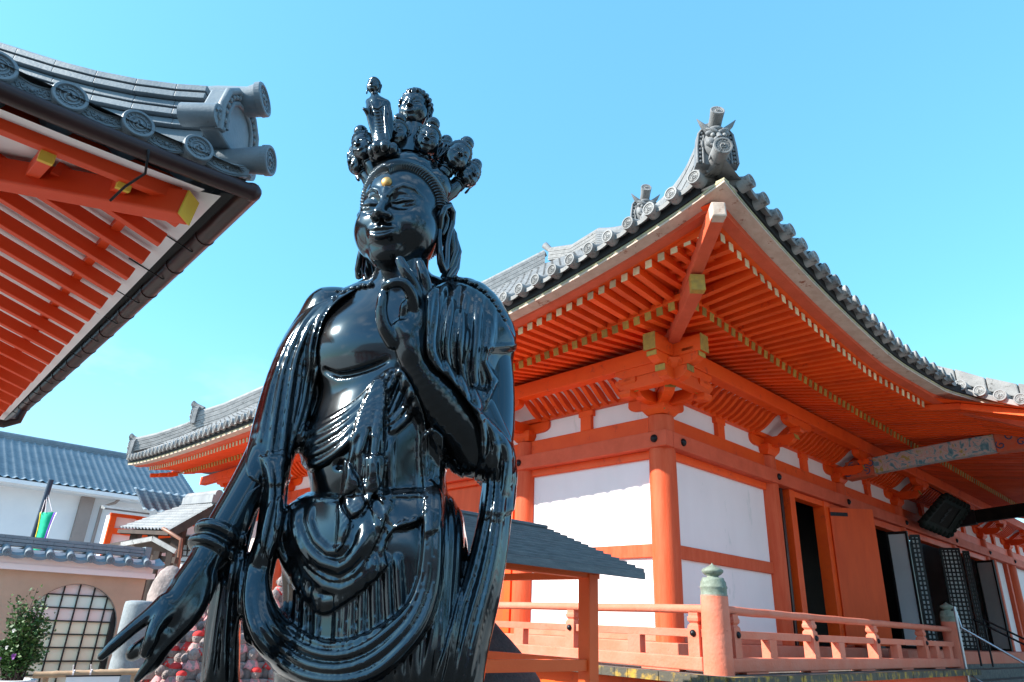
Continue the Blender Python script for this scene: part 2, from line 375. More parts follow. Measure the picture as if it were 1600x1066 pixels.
# soffit boarding above the rafters
m = MB()
for side, tmax in (('L', 18.0), ('R', 20.0)):
    rows = []
    t = -2.5
    while t <= tmax + .2:
        c = t if t < .1 else .1
        if side == 'L' and t > 15.4: c = min(.1, 15.6 - t)
        rec = []
        lim2 = min(-1.3, c)
        zz = hipz(c)
        if side == 'R' and t >= KOH0 - .2:
            rec = [P(side, t, -5.75, zV(-5.75) - .35), P(side, t, -3.0, zV(-3.0) - .35), P(side, t, -1.3, zB(side, t) + .20), P(side, t, -1.29, zB(side, t) + .062), P(side, t, .1, 5.93)]
        else:
            oe = -2.36 if side == 'L' else e0('R', t) + .34
            rec = [P(side, t, oe, zT(side, t) + .062), P(side, t, oe + .16, zT(side, t) + .062), P(side, t, lim2, (zB(side, t) + .20) if c > -1.3 else zz + .07), P(side, t, min(-1.29, c) if c > -1.29 else lim2 + .001, (zB(side, t) + .062) if c > -1.29 else zz + .065), P(side, t, c if c > -1.28 else lim2 + .002, lerp(zB(side, t), 5.86, min(1, (c + 1.4) / 1.5)) + .068 if c > -1.28 else zz + .064)]
        rows.append(rec); t += .3
    m.grid(rows, smooth=False)
m.build('soffit_boarding', M['verm2'], hall)

# ---- hip rafter at the corner
s2 = math.sqrt(.5)
h = MB(); h.beam((-.2, -.2, 5.62), (-1.80, -1.80, 5.74), .17, .22)
ho = h.build('hip_rafter', M['lower'], hall, .008)
MB().beam((-1.74, -1.74, 5.735), (-1.812, -1.812, 5.742), .18, .23).build('gilt_end_band', M['gold'], ho)
h = MB(); h.beam((-.9, -.9, 5.86), (-2.56, -2.56, 6.106), .165, .20)
ho = h.build('upper_hip_rafter', M['lower'], hall, .01)
MB().beam((-2.50, -2.50, 6.097), (-2.60, -2.60, 6.112), .170, .205).build('splintered_end', M['weath'], ho, .02)

# ---- roof
def roofz(d): return .75 * d + .008 * d * d
def roof_pt(side, t, d):
    u = zE(side, t) - (5.70 if side == 'L' else 5.74)
    z = (5.70 if side == 'L' else 5.74) + u * math.exp(-d / 2.6) + roofz(d)
    return P(side, t, e0(side, t) + d, z)
DM = 9.3
base = MB(); cov = MB()
def dmax(side, t):
    v = min(DM, t + 2.74)
    if side == 'L': v = min(v, 18.32 - t)
    return max(.02, v)
for side, t0, t1 in (('L', EL0 + .02, EL1 - .02), ('R', -2.72, 26.8)):
    rows = []; k = int((t1 - t0) / .32)
    for i in range(k + 1):
        t = t0 + (t1 - t0) * i / k; mx = dmax(side, t)
        rows.append([Vector(roof_pt(side, t, mx * j / 14)) + Vector((0, 0, .0)) for j in range(15)])
    base.grid(rows, smooth=False)
    # rows of half-round cover tiles with stepped joints
    t = -2.42 if side == 'L' else -2.30
    while t < t1 - .1:
        mx = dmax(side, t); d = 0.0; n = 0
        step = .34
        while d < mx - .05:
            d2 = min(mx, d + step); a = Vector(roof_pt(side, t, d)); b = Vector(roof_pt(side, t, d2))
            if side == 'L' or d < 3:
                cov.tube([a + Vector((0, 0, .012)), b + Vector((0, 0, -.002))], [.088, .076], 7, caps=False)
            d = d2
        t += .321
rf = base.build('roof', M['tile'], hall)
cov.build('cover_tile_row', M['tilepale'], hall, kind='stuff')
# pan tiles along the eave: hanging lips between the round ends
lip = MB()
disc_pos = []
for side, tmax, dt in (('L', 18.1, .3212), ('R', 4.45, .328)):
    t = -2.42 if side == 'L' else -2.30
    while t < tmax:
        disc_pos.append((side, t))
        tb = t + dt
        rows = []
        for j in range(9):
            q = t + dt * j / 8; sag = -.038 * math.sin(math.pi * j / 8) - .0
            ze = zE(side, q); o = e0(side, q)
            rows.append([P(side, q, o - .03, ze + sag - .030), P(side, q, o - .03, ze + sag + .03), P(side, q, o + .25, ze + sag + .2), P(side, q, o + .25, ze + sag + .13)])
        vs = [p for r in rows for p in r]
        lip.add(vs, [(i * 4 + j, i * 4 + (j + 1) % 4, (i + 1) * 4 + (j + 1) % 4, (i + 1) * 4 + j) for i in range(8) for j in range(4)] + [(3, 2, 1, 0), (32, 33, 34, 35)])
        t = tb
lip.build('eave_pan_tiles', M['tilepale'], hall)
dm = tomoe_disc(.088, .16).mesh('eave_tile_disc', M['tilepale'])
for side, t in disc_pos:
    z = zE(side, t); o = e0(side, t) - .085
    place('eave_tile_disc', dm, hall, P(side, t, o, z + .015), (R_(-8), 0, R_(-90) if side == 'L' else 0) if side == 'R' else (0, R_(0), R_(-90)))
# discs on the porch verge and its heavy ridge slabs
vt = MB()
y = -3.05
vd = tomoe_disc(.10, .34).mesh('verge_tile_disc', M['tilepale'])
while y > -6.0:
    place('verge_tile_disc', vd, hall, (4.70, y, zV(y)), (0, 0, R_(-90))); y -= .27
rows = []
for i in range(12):
    y = -2.9 - .3 * i
    rows.append([(4.76, y, zV(y) - .12), (4.74, y, zV(y) - .03), (5.3, y, zV(y) + .14), (20.0, y, zV(y) + .14), (20.0, y, zV(y) - .12)])
vs = [p for r in rows for p in r]
vt.add(vs, [(i * 5 + j, i * 5 + (j + 1) % 5, (i + 1) * 5 + (j + 1) % 5, (i + 1) * 5 + j) for i in range(11) for j in range(5)] + [(0, 1, 2, 3, 4), (59, 58, 57, 56, 55)])
vt.build('porch_roof', M['tilepale'], hall)
sl = MB()
y = -2.5
while y > -6.1:
    y2 = y - .44
    f = lambda q: zV(min(q, -2.9)) + (.62 * 0 if q < -2.9 else .5 * (q + 2.9))
    b = [(5.06, y2 + .012, f(y2) + .10), (5.40, y2 + .012, f(y2) + .10), (5.40, y, f(y) + .10), (5.06, y, f(y) + .10)]
    tp = [(5.06, y2 + .012, f(y2) + .36), (5.40, y2 + .012, f(y2) + .36), (5.40, y, f(y) + .37), (5.06, y, f(y) + .37)]
    sl.hexa(b, tp); y = y2
sl.build('porch_verge_ridge', M['tilepale'], hall, .02)

# ---- hip ridges
def ridge(path, hgt, wid, mat, name='hip_ridge', courses=6):
    m = MB()
    k = len(path)
    for c in range(courses):
        w = wid * (1 - .035 * c) + (.02 if c % 2 else 0); z0 = hgt * c / courses; z1 = hgt * (c + 1) / courses - .012
        rows = []
        for i in range(k):
            a = Vector(path[max(0, i - 1)]); b = Vector(path[min(k - 1, i + 1)]); d = (b - a); d.z = 0; d.normalize(); s = Vector((-d.y, d.x, 0)); p = Vector(path[i])
            rows.append([p + s * w / 2 + Vector((0, 0, z0)), p - s * w / 2 + Vector((0, 0, z0)), p - s * w / 2 + Vector((0, 0, z1)), p + s * w / 2 + Vector((0, 0, z1))])
        vs = [p for r in rows for p in r]
        m.add(vs, [(i * 4 + j, i * 4 + (j + 1) % 4, (i + 1) * 4 + (j + 1) % 4, (i + 1) * 4 + j) for i in range(k - 1) for j in range(4)] + [(3, 2, 1, 0), (len(vs) - 4, len(vs) - 3, len(vs) - 2, len(vs) - 1)])
    m.tube([Vector(p) + Vector((0, 0, hgt + .03)) for p in path], wid * .36, 8)
    return m.build(name, mat, hall)
def hip_path(d0, d1, n, lift=0):
    out = []
    for i in range(n + 1):
        d = lerp(d0, d1, i / n)
        x = -2.72 + d; z = roof_pt('L', x, d)[2] - .02 + lift * max(0, 1 - (d - d0) / 1.2) ** 2
        out.append((x, x, z))
    return out
ridge(hip_path(.12, 3.5, 14, .10), .50, .34, M['tilepale'])
up = hip_path(3.35, 9.0, 14, .12)
ridge(up + [(6.5, 7.6, up[-1][2] + .0), (6.6, 8.7, up[-1][2] + .35)], .42, .34, M['tilepale'], 'upper_hip_ridge')
far = [(-2.72 + d, 18.3 - d, roof_pt('L', 18.3 - d, d)[2] - .02) for d in (.15, .6, 1.2, 1.8, 2.6, 3.2)]
far[0] = (far[0][0], far[0][1], far[0][2] + .14); far[1] = (far[1][0], far[1][1], far[1][2] + .05)
ridge(far, .36, .32, M['tilepale'])
far = [(-2.72 + d, 18.3 - d, roof_pt('L', 18.3 - d, d)[2] - .02 + (.1 if d < 1.5 else 0)) for d in (1.4, 2, 3, 4, 5, 6, 7, 8, 9.3)]
ridge(far, .50, .36, M['tilepale'], 'upper_hip_ridge')
ap = up[-1][2] + .35
MB().tube([(6.65, 8.65, ap + .25), (6.60, 8.75, ap + .48), (6.5, 8.95, ap + .72)], [.12, .10, .13], 12).build('ridge_tip_tile', M['tilepale'], hall)
m = MB(); m.grid([[(6.6, 6.4, 12.6), (6.7, 8.7, ap + .2), (6.6, 10.2, 12.4)], [(20, 6.4, 12.6), (20, 8.7, ap + .2), (20, 10.2, 12.4)]], False)
m.add([(6.6, 6.4, 12.6), (6.7, 8.7, ap + .2), (6.6, 10.2, 12.4)], [(0, 1, 2)])
m.build('gable_roof', M['tile'], hall)
m = MB(); m.grid([[(-2.0, 18.3, 5.9), (24, 18.3, 5.9)], [(6.6, 9.6, 12.6), (20, 9.6, 12.6)]], False); m.build('rear_roof_slope', M['tile'], hall)

# ---- demon-face ridge-end tiles
def oni(loc, yaw, s, tube_len=.42):
    T = Matrix.Translation(loc) @ Matrix.Rotation(yaw, 4, 'Z') @ Matrix.Scale(s, 4)
    def fin(m): m.v = [tuple(T @ Vector(v)) for v in m.v]; return m
    # local: faces -y, width 1 (x), height 1.3 (z)
    pl = MB()
    pl.prism([(-.50, 0), (.50, 0), (.47, .45), (.42, .85), (.30, 1.04), (-.30, 1.04), (-.42, .85), (-.47, .45)], (0, 0, 0), (1, 0, 0), (0, 0, 1), (0, 1, 0), .22)
    for sx in (-1, 1):
        pl.tube([(sx * .47, -.03, 0), (sx * .45, -.03, .45), (sx * .40, -.03, .84), (sx * .28, -.03, 1.02)], .035, 6)
        pl.tube([(sx * .33, -.03, 0), (sx * .32, -.03, .45), (sx * .28, -.03, .80)], .03, 6)
        for i in range(8): pl.sphere((sx * (.40 - .0045 * i * i * .35), -.02, .06 + i * .115), .042, 8, 5)
    o = fin(pl).build('demon_ridge_tile', M['tile'], hall)
    f = MB()
    f.sphere((0, .0, .55), .34, 14, 10, (.92, .75, 1.15))          # skull
    for sx in (-1, 1):
        f.sphere((sx * .14, -.20, .73), .13, 10, 6, (1.2, .7, .62))   # brow
        f.sphere((sx * .16, -.20, .47), .13, 10, 6, (1, .8, .9))      # cheek
        f.sphere((sx * .07, -.30, .49), .065, 8, 6)                   # nostril
        f.tube([(sx * .05, -.24, .36), (sx * .18, -.24, .38), (sx * .27, -.14, .46)], [.045, .04, .02], 6)
        f.tube([(sx * .10, -.25, .34), (sx * .11, -.29, .24)], [.035, .008], 6)   # fang
        f.sphere((sx * .33, -.02, .55), .10, 8, 6, (.5, .6, 1.3))     # ear
        f.tube([(sx * .02, -.25, .72), (sx * .12, -.28, .77), (sx * .26, -.20, .86)], [.05, .055, .03], 6)
    f.tube([(0, -.22, .72), (0, -.31, .58), (0, -.33, .50)], [.05, .065, .075], 8)
    f.sphere((0, -.16, .20), .15, 10, 6, (1.3, .8, .7))            # jaw
    for i in range(5): f.tube([((i - 2) * .09, -.20, .12), ((i - 2) * .12, -.16, 0.0)], [.05, .02], 6)
    f.sphere((0, -.10, .92), .16, 10, 6, (1.2, .8, .5))
    fin(f).build('demon_face', M['tile'], o)
    for sx in (-1, 1): e = MB(); e.sphere((sx * .135, -.265, .635), .055, 10, 6); fin(e).build('eye', M['tilepale'], o)
    for sx in (-1, 1):
        hn = MB(); hn.tube([(sx * .2, -.12, .88), (sx * .34, -.16, 1.0), (sx * .46, -.18, 1.16)], [.085, .06, .008], 8); fin(hn).build('horn', M['tile'], o)
    tb = MB(); tb.tube([(0, .35, .95), (0, .0, 1.10), (0, -.18, 1.18), (0, -.34, 1.28)], [.165, .155, .155, .17], 18, smooth=True)
    to = fin(tb).build('perch_tube', M['tilepale'], o)
    dd = tomoe_disc(.17, .03); dn = Vector((0, -.30, .52)).normalized()
    Q = Matrix.Translation((0, -.355, 1.29)) @ Vector((0, -1, 0)).rotation_difference(Vector((0, -.95, .30)).normalized()).to_matrix().to_4x4()
    dd.v = [tuple(Q @ Vector(v)) for v in dd.v]
    fin(dd).build('crest_disc', M['tilepale'], to)
    return o
yd = R_(-45)          # faces the corner (-x,-y)
oni((-2.66, -2.66, 6.66), yd, .50)
oni((.60, .60, roof_pt('L', .6, 3.32)[2] + .30), yd, .60)
oni((-2.62, 18.2, 6.05), R_(-135), .50)
oni((-1.35, 16.93, roof_pt('L', 16.93, 1.37)[2] + .30), R_(-135), .56)
# corner tile with its round end, below the demon face
m = MB(); m.tube([(-2.55, -2.55, 6.72), (-2.84, -2.84, 6.73)], .105, 18); co = m.build('corner_tile', M['tilepale'], hall)
dd = tomoe_disc(.112, .03); Q = Matrix.Translation((-2.845, -2.845, 6.73)) @ Matrix.Rotation(yd, 4, 'Z'); dd.v = [tuple(Q @ Vector(v)) for v in dd.v]; dd.build('crest_disc', M['tilepale'], co)

# ---- timber frame
def pillar(x, y, r=.21):
    m = MB(); m.lathe([(r * .97, 1.44), (r, 2.4), (r, 3.6), (r * .96, 4.74)], 28, (x, y, 0)); return m.build('pillar', M['pillar'], hall)
for y in COLS_L: pillar(.14, y)
for x in COLS_R[1:]: pillar(x, .14)
def bar(name, side, t0, t1, o0, o1, z0, z1, mat='verm', bevel=.008):
    a = P(side, t0, o0, z0); b = P(side, t1, o1, z1)
    return MB().box(min(a[0], b[0]), max(a[0], b[0]), min(a[1], b[1]), max(a[1], b[1]), z0, z1).build(name, M[mat], hall, bevel)
for side, t1, cols in (('L', LEN_L + .3, COLS_L), ('R', LEN_R + .3, COLS_R)):
    st = -.10 if side == 'L' else .022
    bar('penetrating_beam', side, .14, t1, .05, .23, 4.47, 4.755, 'verm')
    bar('long_beam', side, -.10 if side == 'L' else .105, t1, -.10, .10, 4.215, 4.468, 'lower', .012)
    bar('sill_beam', side, -.22 if side == 'L' else .305, t1, -.22, .30, 1.19, 1.452, 'faded', .015)
    bar('upper_rail', side, .3, t1, .02, .20, 5.10, 5.22, 'verm')
    for k in range(len(cols) - 1):
        a, b = cols[k], cols[k + 1]
        c = (a + b) / 2
        bar('frieze_panel', side, a, b, .12, .16, 4.75, 5.11, 'white', 0)
        m = MB()
        for (w0, w1, z0, z1) in ((.115, .115, 4.75, 5.0), (.16, .16, 5.0, 5.10)):
            p = P(side, c - w0, .04, z0); q = P(side, c + w1, .13, z1); m.box(min(p[0], q[0]), max(p[0], q[0]), min(p[1], q[1]), max(p[1], q[1]), z0, z1)
        m.build('frieze_strut', M['verm'], hall, .006)
        # black nail-head covers
    # corner spandrels that give the white panels their rounded ends
for (x, y) in [(-.105, .116)] + [(-.105, c) for c in COLS_L[1:]]:
    MB().lathe([(.062, 0), (.06, .018), (.035, .04), (.012, .05), (.0001, .052)], 16, (x, y + .0, 4.345), axis=(-1, 0, 0)).build('nail_cover', M['bolt'], hall)
for x in (.365, 3.574, 6.793, 10.372, 14.49, 18.0, 21.2):
    MB().lathe([(.062, 0), (.06, .018), (.035, .04), (.012, .05), (.0001, .052)], 16, (x, -.105, 4.345), axis=(0, -1, 0)).build('nail_cover', M['bolt'], hall)
# purlins with projecting painted ends
for side, t1 in (('L', 17.3), ('R', 26.0)):
    pu = bar('eave_purlin', side, -1.12 if side == 'L' else -1.12, t1, -.66, -.46, 5.345 if side == 'L' else 5.349, 5.60 if side == 'L' else 5.604, 'verm', .01)
    z0 = 5.345 if side == 'L' else 5.349
    a = P(side, -1.128, -.663, 0); b = P(side, -1.118, -.457, 0)
    MB().box(min(a[0], b[0]), max(a[0], b[0]), min(a[1], b[1]), max(a[1], b[1]), z0 - .003, z0 + .258).build('painted_end', M['gold'], pu)

# ---- bracket sets
def arm_poly(L, hgt):       # boat-shaped bracket arm seen from its side
    pts = [(-L / 2, hgt), (-L / 2, hgt * .52)]
    for i in range(7):
        a = math.pi / 2 * i / 6; pts.append((-L / 2 + .20 * (1 - math.cos(a)) + .0, hgt * .52 * (1 - math.sin(a))))
    return pts + [(-p[0], p[1]) for p in pts[::-1]]
def masu(m, x, y, z, w, h):
    b = .72 * w / 2; t = w / 2; zc = z + h * .45
    m.hexa([(x - b, y - b, z), (x + b, y - b, z), (x + b, y + b, z), (x - b, y + b, z)], [(x - t, y - t, zc), (x + t, y - t, zc), (x + t, y + t, zc), (x - t, y + t, zc)])
    m.box(x - t, x + t, y - t, y + t, zc, z + h)
def bracket(x, y, dirs, corner=False):
    """x,y pillar axis; dirs = list of (outward unit, along unit)"""
    root = MB(); masu(root, x, y, 4.757, .44, .19)
    o = root.build('bracket_set', M['verm'], hall, .008)
    j = 0
    for (ow, al) in dirs:
        ow = Vector((*ow, 0)); al = Vector((*al, 0)); c = Vector((x, y, 0)); ez = j * .004; j += 1
        n = MB(); L = 1.16
        n.prism(arm_poly(L, .185), c + ow * -.07 + Vector((0, 0, 4.90 + ez)), al, (0, 0, 1), ow, .14)
        n.build('wall_arm', M['verm'], o, .006)
        for q in ((-.47, 0, .47) if not corner else (.47,)):
            b = MB(); pt = c + al * q; masu(b, pt.x, pt.y, 5.088 + ez, .23, .135); b.build('bearing_block', M['verm'], o, .005)
        n = MB(); n.prism([(-.2, .19), (-.2, 0), (.50, 0), (.60, .035), (.66, .10), (.68, .19)], c + al * -.075 + Vector((0, 0, 4.905 + ez)), ow, (0, 0, 1), al, .15)
        n.build('projecting_arm', M['verm'], o, .006)
        g = MB(); g.beam(c + ow * .672 + Vector((0, 0, 5.04 + ez)), c + ow * .688 + Vector((0, 0, 5.045 + ez)), .152, .10); g.build('gilt_tip', M['gold'], o)
        b = MB(); pt = c + ow * .70 - ow * .0; masu(b, pt.x - ow.x * .0, pt.y, 5.098 + ez, .22, .10); b.build('bearing_block', M['verm'], o, .005)
        n = MB(); L2 = .98
        if not corner:
            n.prism(arm_poly(L2, .15), c + ow * .63 + Vector((0, 0, 5.195 + ez)), al, (0, 0, 1), ow, .14)
            n.build('outer_arm', M['verm'], o, .006)
    return o
for y in COLS_L[1:]: bracket(.14, y, [((-1, 0), (0, 1))])
for x in COLS_R[1:]: bracket(x, .14, [((0, -1), (1, 0))])
bo = bracket(.14, .14, [((-1, 0), (0, 1)), ((0, -1), (1, 0))], True)
# the corner's stacked arms, running out past each other under the purlins
for (ow, al, ez) in (((-1, 0, 0), (0, 1, 0), 0), ((0, -1, 0), (1, 0, 0), .004)):
    ow = Vector(ow); al = Vector(al)
    for (ext, z, hh) in ((.86, 5.0, .19), (1.06, 5.195, .148)):
        base_ = Vector((-.56, -.56, z + ez))
        n = MB(); n.prism([(-1.0, hh), (-1.0, hh * .6), (-.9, .03), (-.78, 0), (ext - .72, 0), (ext - .62, .03), (ext - .56, hh * .5), (ext - .56, hh)], base_ - al * .08, ow, (0, 0, 1), al, .16)
        n.build('corner_arm', M['verm'], bo, .006)
        g = MB(); q = base_ + ow * (ext - .552) + Vector((0, 0, hh * .74)); g.beam(q, q + ow * .012, .165, hh * .5); g.build('gilt_tip', M['gold'], bo)
        masu_m = MB(); q = base_ + ow * (ext - .72); masu(masu_m, q.x, q.y, z + hh + ez + .001, .20, .09) ; masu_m.build('bearing_block', M['verm'], bo, .004)
        masu_m = MB(); q = base_ - ow * .8; masu(masu_m, q.x, q.y, z - .10 + ez, .22, .10); masu_m.build('bearing_block', M['verm'], bo, .004)
dg = Vector((-s2, -s2, 0)); sd = Vector((s2, -s2, 0))
n = MB(); n.prism([(-.3, .19), (-.3, 0), (.62, 0), (.74, .03), (.80, .09), (.82, .19)], Vector((.14, .14, 4.912)) - sd * .08, dg, (0, 0, 1), sd, .16); n.build('diagonal_arm', M['verm'], bo, .006)
n = MB(); n.prism([(-.3, .2), (-.3, 0), (1.00, 0), (1.12, .05), (1.18, .12), (1.2, .2)], Vector((.14, .14, 5.12)) - sd * .09, dg, (0, 0, 1), sd, .18); n.build('diagonal_arm', M['verm'], bo, .006)
g = MB(); q = Vector((.14, .14, 5.035)) + dg * .822; g.beam(q, q + dg * .012, .166, .12)
q = Vector((.14, .14, 4.80)) + dg * .31; g.beam(q, q + dg * .012, .02, .02)
g.build('gilt_tip', M['gold'], bo)
g = MB()
for k in (-1, 0, 1):
    c = Vector((.14, .14, 5.135)) + dg * (.86 + .02 * (k == 0)) + sd * k * .085; g.sphere(c, .055, 10, 6, (1, 1, .55))
g.build('gilt_scroll', M['yellow'], bo)

# ---- coving ribs between wall and purlin
def cov_pt(side, t, u):
    a = u * math.pi / 2
    return P(side, t, .0 - .46 * (1 - math.cos(a)) , 5.20 + .17 * math.sin(a) * 1.0)
for side, cols in (('L', COLS_L), ('R', COLS_R)):
    for k in range(len(cols) - 1):
        a, b = cols[k] + .36, cols[k + 1] - .30
        if k == 0: a = cols[0] + .60
        bk = MB(); bk.grid([[P(side, q, .01 - .47 * math.sin(u * math.pi / 2 / 6) ** 1.0 * 1.0 if False else .03 - .48 * (u / 6), 5.16 + .26 * (1 - (1 - u / 6) ** 1.8)) for u in range(7)] for q in (cols[k], cols[k + 1])], True)
        rb = MB(); q = a
        while q < b:
            pts = [P(side, q, .03 - .48 * (u / 6), 5.125 + .235 * (1 - (1 - u / 6) ** 1.8) - .055 * math.sin(math.pi * u / 6)) for u in range(7)]
            w = .04
            rows = []
            for u in range(7):
                p0 = Vector(P(side, q - w, .03 - .48 * (u / 6), 0)); p1 = Vector(P(side, q + w, .03 - .48 * (u / 6), 0))
                zt_ = 5.165 + .26 * (1 - (1 - u / 6) ** 1.8); zb_ = zt_ - .035 - .11 * math.sin(math.pi * min(1, (u + .6) / 6.2))
                rows.append([(p0.x, p0.y, zb_), (p1.x, p1.y, zb_), (p1.x, p1.y, zt_), (p0.x, p0.y, zt_)])
            vs = [p for r in rows for p in r]
            rb.add(vs, [(i * 4 + j, i * 4 + (j + 1) % 4, (i + 1) * 4 + (j + 1) % 4, (i + 1) * 4 + j) for i in range(6) for j in range(4)] + [(3, 2, 1, 0), (24, 25, 26, 27)])
            q += .195
        c = bk.build('coving_board', M['soffitwhite'], hall)
        rb.build('coving_ribs', M['verm'], c)

# ---- walls
def wall(name, side, t0, t1, z0, z1, mat='white', o0=.12, o1=.20): return bar(name, side, t0, t1, o0, o1, z0, z1, mat, 0)
def framed_bay(side, a, b):
    wall('wall_panel', side, a, b, 1.45, 4.216)
    bar('mid_rail', side, a, b, .07, .17, 2.605, 2.80, 'pillar')
    bar('wall_sill', side, a, b, .05, .22, 1.453, 1.60, 'faded')
    bar('wall_head', side, a, b, .06, .2, 4.09, 4.214, 'verm')
framed_bay('L', .14, 3.1)
framed_bay('R', .14, 3.55)
# second side bay: a plank door between posts
bar('side_door', 'L', 3.45, 5.85, .10, .17, 1.46, 4.1, 'vermdoor', .005)
for q in (3.30, 5.85): bar('door_post', 'L', q, q + .15, .0, .2, 1.453, 4.214, 'verm')
bar('door_head', 'L', 3.45, 5.85, .02, .2, 4.1, 4.213, 'verm')
for k in range(2, 5): framed_bay('L', COLS_L[k], COLS_L[k + 1])
# front: first opening with its red leaf swung out
for q in (3.93, 4.13, 5.68): bar('door_post', 'R', q, q + (.09 if q < 4 else .22), -.02 if q > 4 else .06, .22, 1.453, 4.214, 'gutter' if q < 4 else 'verm')
bar('door_head', 'R', 4.35, 6.6, .0, .2, 4.10, 4.213, 'verm')
dl = MB(); p0 = hl(1288.5, 786, 'R', -.03); A = Vector((5.92, -.03, 0)); B = Vector((6.25, -.62, 0))
A = Vector((5.86, -.05, 0)); B = Vector((6.52, -.66, 0))
u = (B - A).normalized(); nn = Vector((-u.y, u.x, 0))
dl.hexa([A + Vector((0, 0, 1.5)), B + Vector((0, 0, 1.5)), B + nn * .05 + Vector((0, 0, 1.5)), A + nn * .05 + Vector((0, 0, 1.5))], [A + Vector((0, 0, 4.1)), B + Vector((0, 0, 4.1)), B + nn * .05 + Vector((0, 0, 4.1)), A + nn * .05 + Vector((0, 0, 4.1))])
do = dl.build('red_door_leaf', M['vermdoor'], hall, .004)
hg = MB(); hg.beam(A - nn * .006 + u * .0 + Vector((0, 0, 3.97)), A - nn * .006 + u * .36 + Vector((0, 0, 3.97)), .014, .075); hg.build('hinge_strap', M['bolt'], do, .003)
wall('wall_panel', 'R', 6.0, 6.8, 1.45, 4.216, 'vermdoor', .10, .18)
# further bays: tall folding leaves, white inside and black lattice outside
def leaf(A, B, kind, zt=4.0, zb=1.46):
    A = Vector((*A, 0)); B = Vector((*B, 0)); u = (B - A); W = u.length; u.normalize(); n = Vector((-u.y, u.x, 0))
    f = MB()
    def bx(m, s0, s1, z0, z1, d0, d1):
        m.hexa([A + u * s0 + n * d0 + Vector((0, 0, z0)), A + u * s1 + n * d0 + Vector((0, 0, z0)), A + u * s1 + n * d1 + Vector((0, 0, z0)), A + u * s0 + n * d1 + Vector((0, 0, z0))],
               [A + u * s0 + n * d0 + Vector((0, 0, z1)), A + u * s1 + n * d0 + Vector((0, 0, z1)), A + u * s1 + n * d1 + Vector((0, 0, z1)), A + u * s0 + n * d1 + Vector((0, 0, z1))])
    for s0, s1 in ((0, .05), (W - .05, W)): bx(f, s0, s1, zb, zt, -.03, .03)
    for z0, z1 in ((zb, zb + .06), (zt - .06, zt)): bx(f, .05, W - .05, z0, z1, -.028, .028)
    name = 'lattice_leaf' if kind == 'lattice' else 'white_door_leaf'
    o = f.build(name, M['black'], hall)
    p = MB(); bx(p, .045, W - .045, zb + .05, zt - .05, -.004, .004); p.build('panel', M['paper'], o)
    if kind == 'lattice':
        g = MB(); nx = max(2, round(W / .105)); nz = 24
        for i in range(1, nx): c = W * i / nx; bx(g, c - .020, c + .020, zb + .06, zt - .06, -.022, .022)
        for i in range(1, nz): c = lerp(zb, zt, i / nz); bx(g, .05, W - .05, c - .02, c + .02, -.018, .018)
        g.build('lattice', M['black'], o)
def at4(px, py, z=4.0):
    r = ray(px, py); Q = EYE + r * (z - 1.6) / r[2] - KB; return (Q @ RD, Q @ LD)
c4 = lambda x, y: (1140 + x / 3.478, 640 + y / 3.478)
c5 = lambda x, y: (1140 + x / 3.478, 780 + y / 3.478)
leaf(at4(*c4(703, 573)), at4(*c4(731, 578)), 'lattice')
leaf(at4(*c4(848, 667)), at4(*c4(964, 660)), 'white')
leaf(at4(*c4(975, 681)), at4(*c4(1032, 680)), 'lattice')
leaf(at4(*c5(1138, 265)), at4(*c5(1248, 265)), 'lattice')
leaf(at4(*c5(1262, 281)), at4(*c5(1300, 281)), 'lattice')
leaf(at4(*c5(1335, 337)), at4(*c5(1432, 330)), 'white')
bar('door_head', 'R', 6.8, 18.0, .0, .2, 4.06, 4.213, 'verm')
for q in (18.9, 20.4): bar('door_post', 'R', q, q + .2, .0, .2, 1.453, 4.214, 'lower')
wall('wall_panel', 'R', 18.0, 24.7, 1.45, 4.216)
bar('mid_rail', 'R', 21.4, 24.7, .07, .17, 2.605, 2.80, 'pillar')
for (a,b,c,d) in ((24.6, 24.75, .14, 15.4), (.2, 24.6, 15.36, 15.5)):
    m = MB(); m.box(a, b, c, d, 1.1, 5.6); m.build('outer_wall', M['white'], hall)
# dark interior: floor, back partition, a cabinet
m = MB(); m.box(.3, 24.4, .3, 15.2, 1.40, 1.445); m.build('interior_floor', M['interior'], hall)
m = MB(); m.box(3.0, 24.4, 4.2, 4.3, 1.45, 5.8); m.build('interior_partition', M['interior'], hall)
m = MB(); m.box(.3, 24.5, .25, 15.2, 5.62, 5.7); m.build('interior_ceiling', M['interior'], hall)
m = MB(); m.box(5.0, 6.4, 1.2, 1.8, 1.45, 2.10); m.box(4.95, 6.45, 1.15, 1.85, 2.10, 2.14)
for i in range(5): m.box(5.02 + i * .34, 5.06 + i * .34, 1.18, 1.2, 1.45, 2.10)
m.build('offering_cabinet', M['black'], hall, .004)

# ---- veranda
m = MB(); m.box(-1.95, 6.75, -1.95, -.22, 1.10, DECK); m.box(-1.95, -.22, -.22, 17.4, 1.10, DECK); m.box(6.75, 26, -.9, -.22, 1.10, DECK)
vf = m.build('veranda_floor', M['deck'], hall)
m = MB(); q = -1.95
while q < 6.7:
    w = .20 + rng.uniform(-.02, .02); m.box(q, q + w - .006, -1.985 - rng.uniform(0, .012), -1.90, 1.105, DECK + .004); q += w
q = -1.90
while q < 15:
    w = .20 + rng.uniform(-.02, .02); m.box(-1.985 - rng.uniform(0, .012), -1.90, q, q + w - .006, 1.105, DECK + .004); q += w
m.build('board_ends', M['deckend'], vf)
m = MB(); m.box(-1.80, 6.7, -1.80, -1.66, .86, 1.10); m.box(-1.80, -1.66, -1.66, 17, .86, 1.10)
m.build('veranda_beam', M['verm'], hall)
m = MB()
for q in (-1.7, 1.0, 3.8, 6.5): m.box(q - .11, q + .11, -1.78, -1.56, 0, .86)
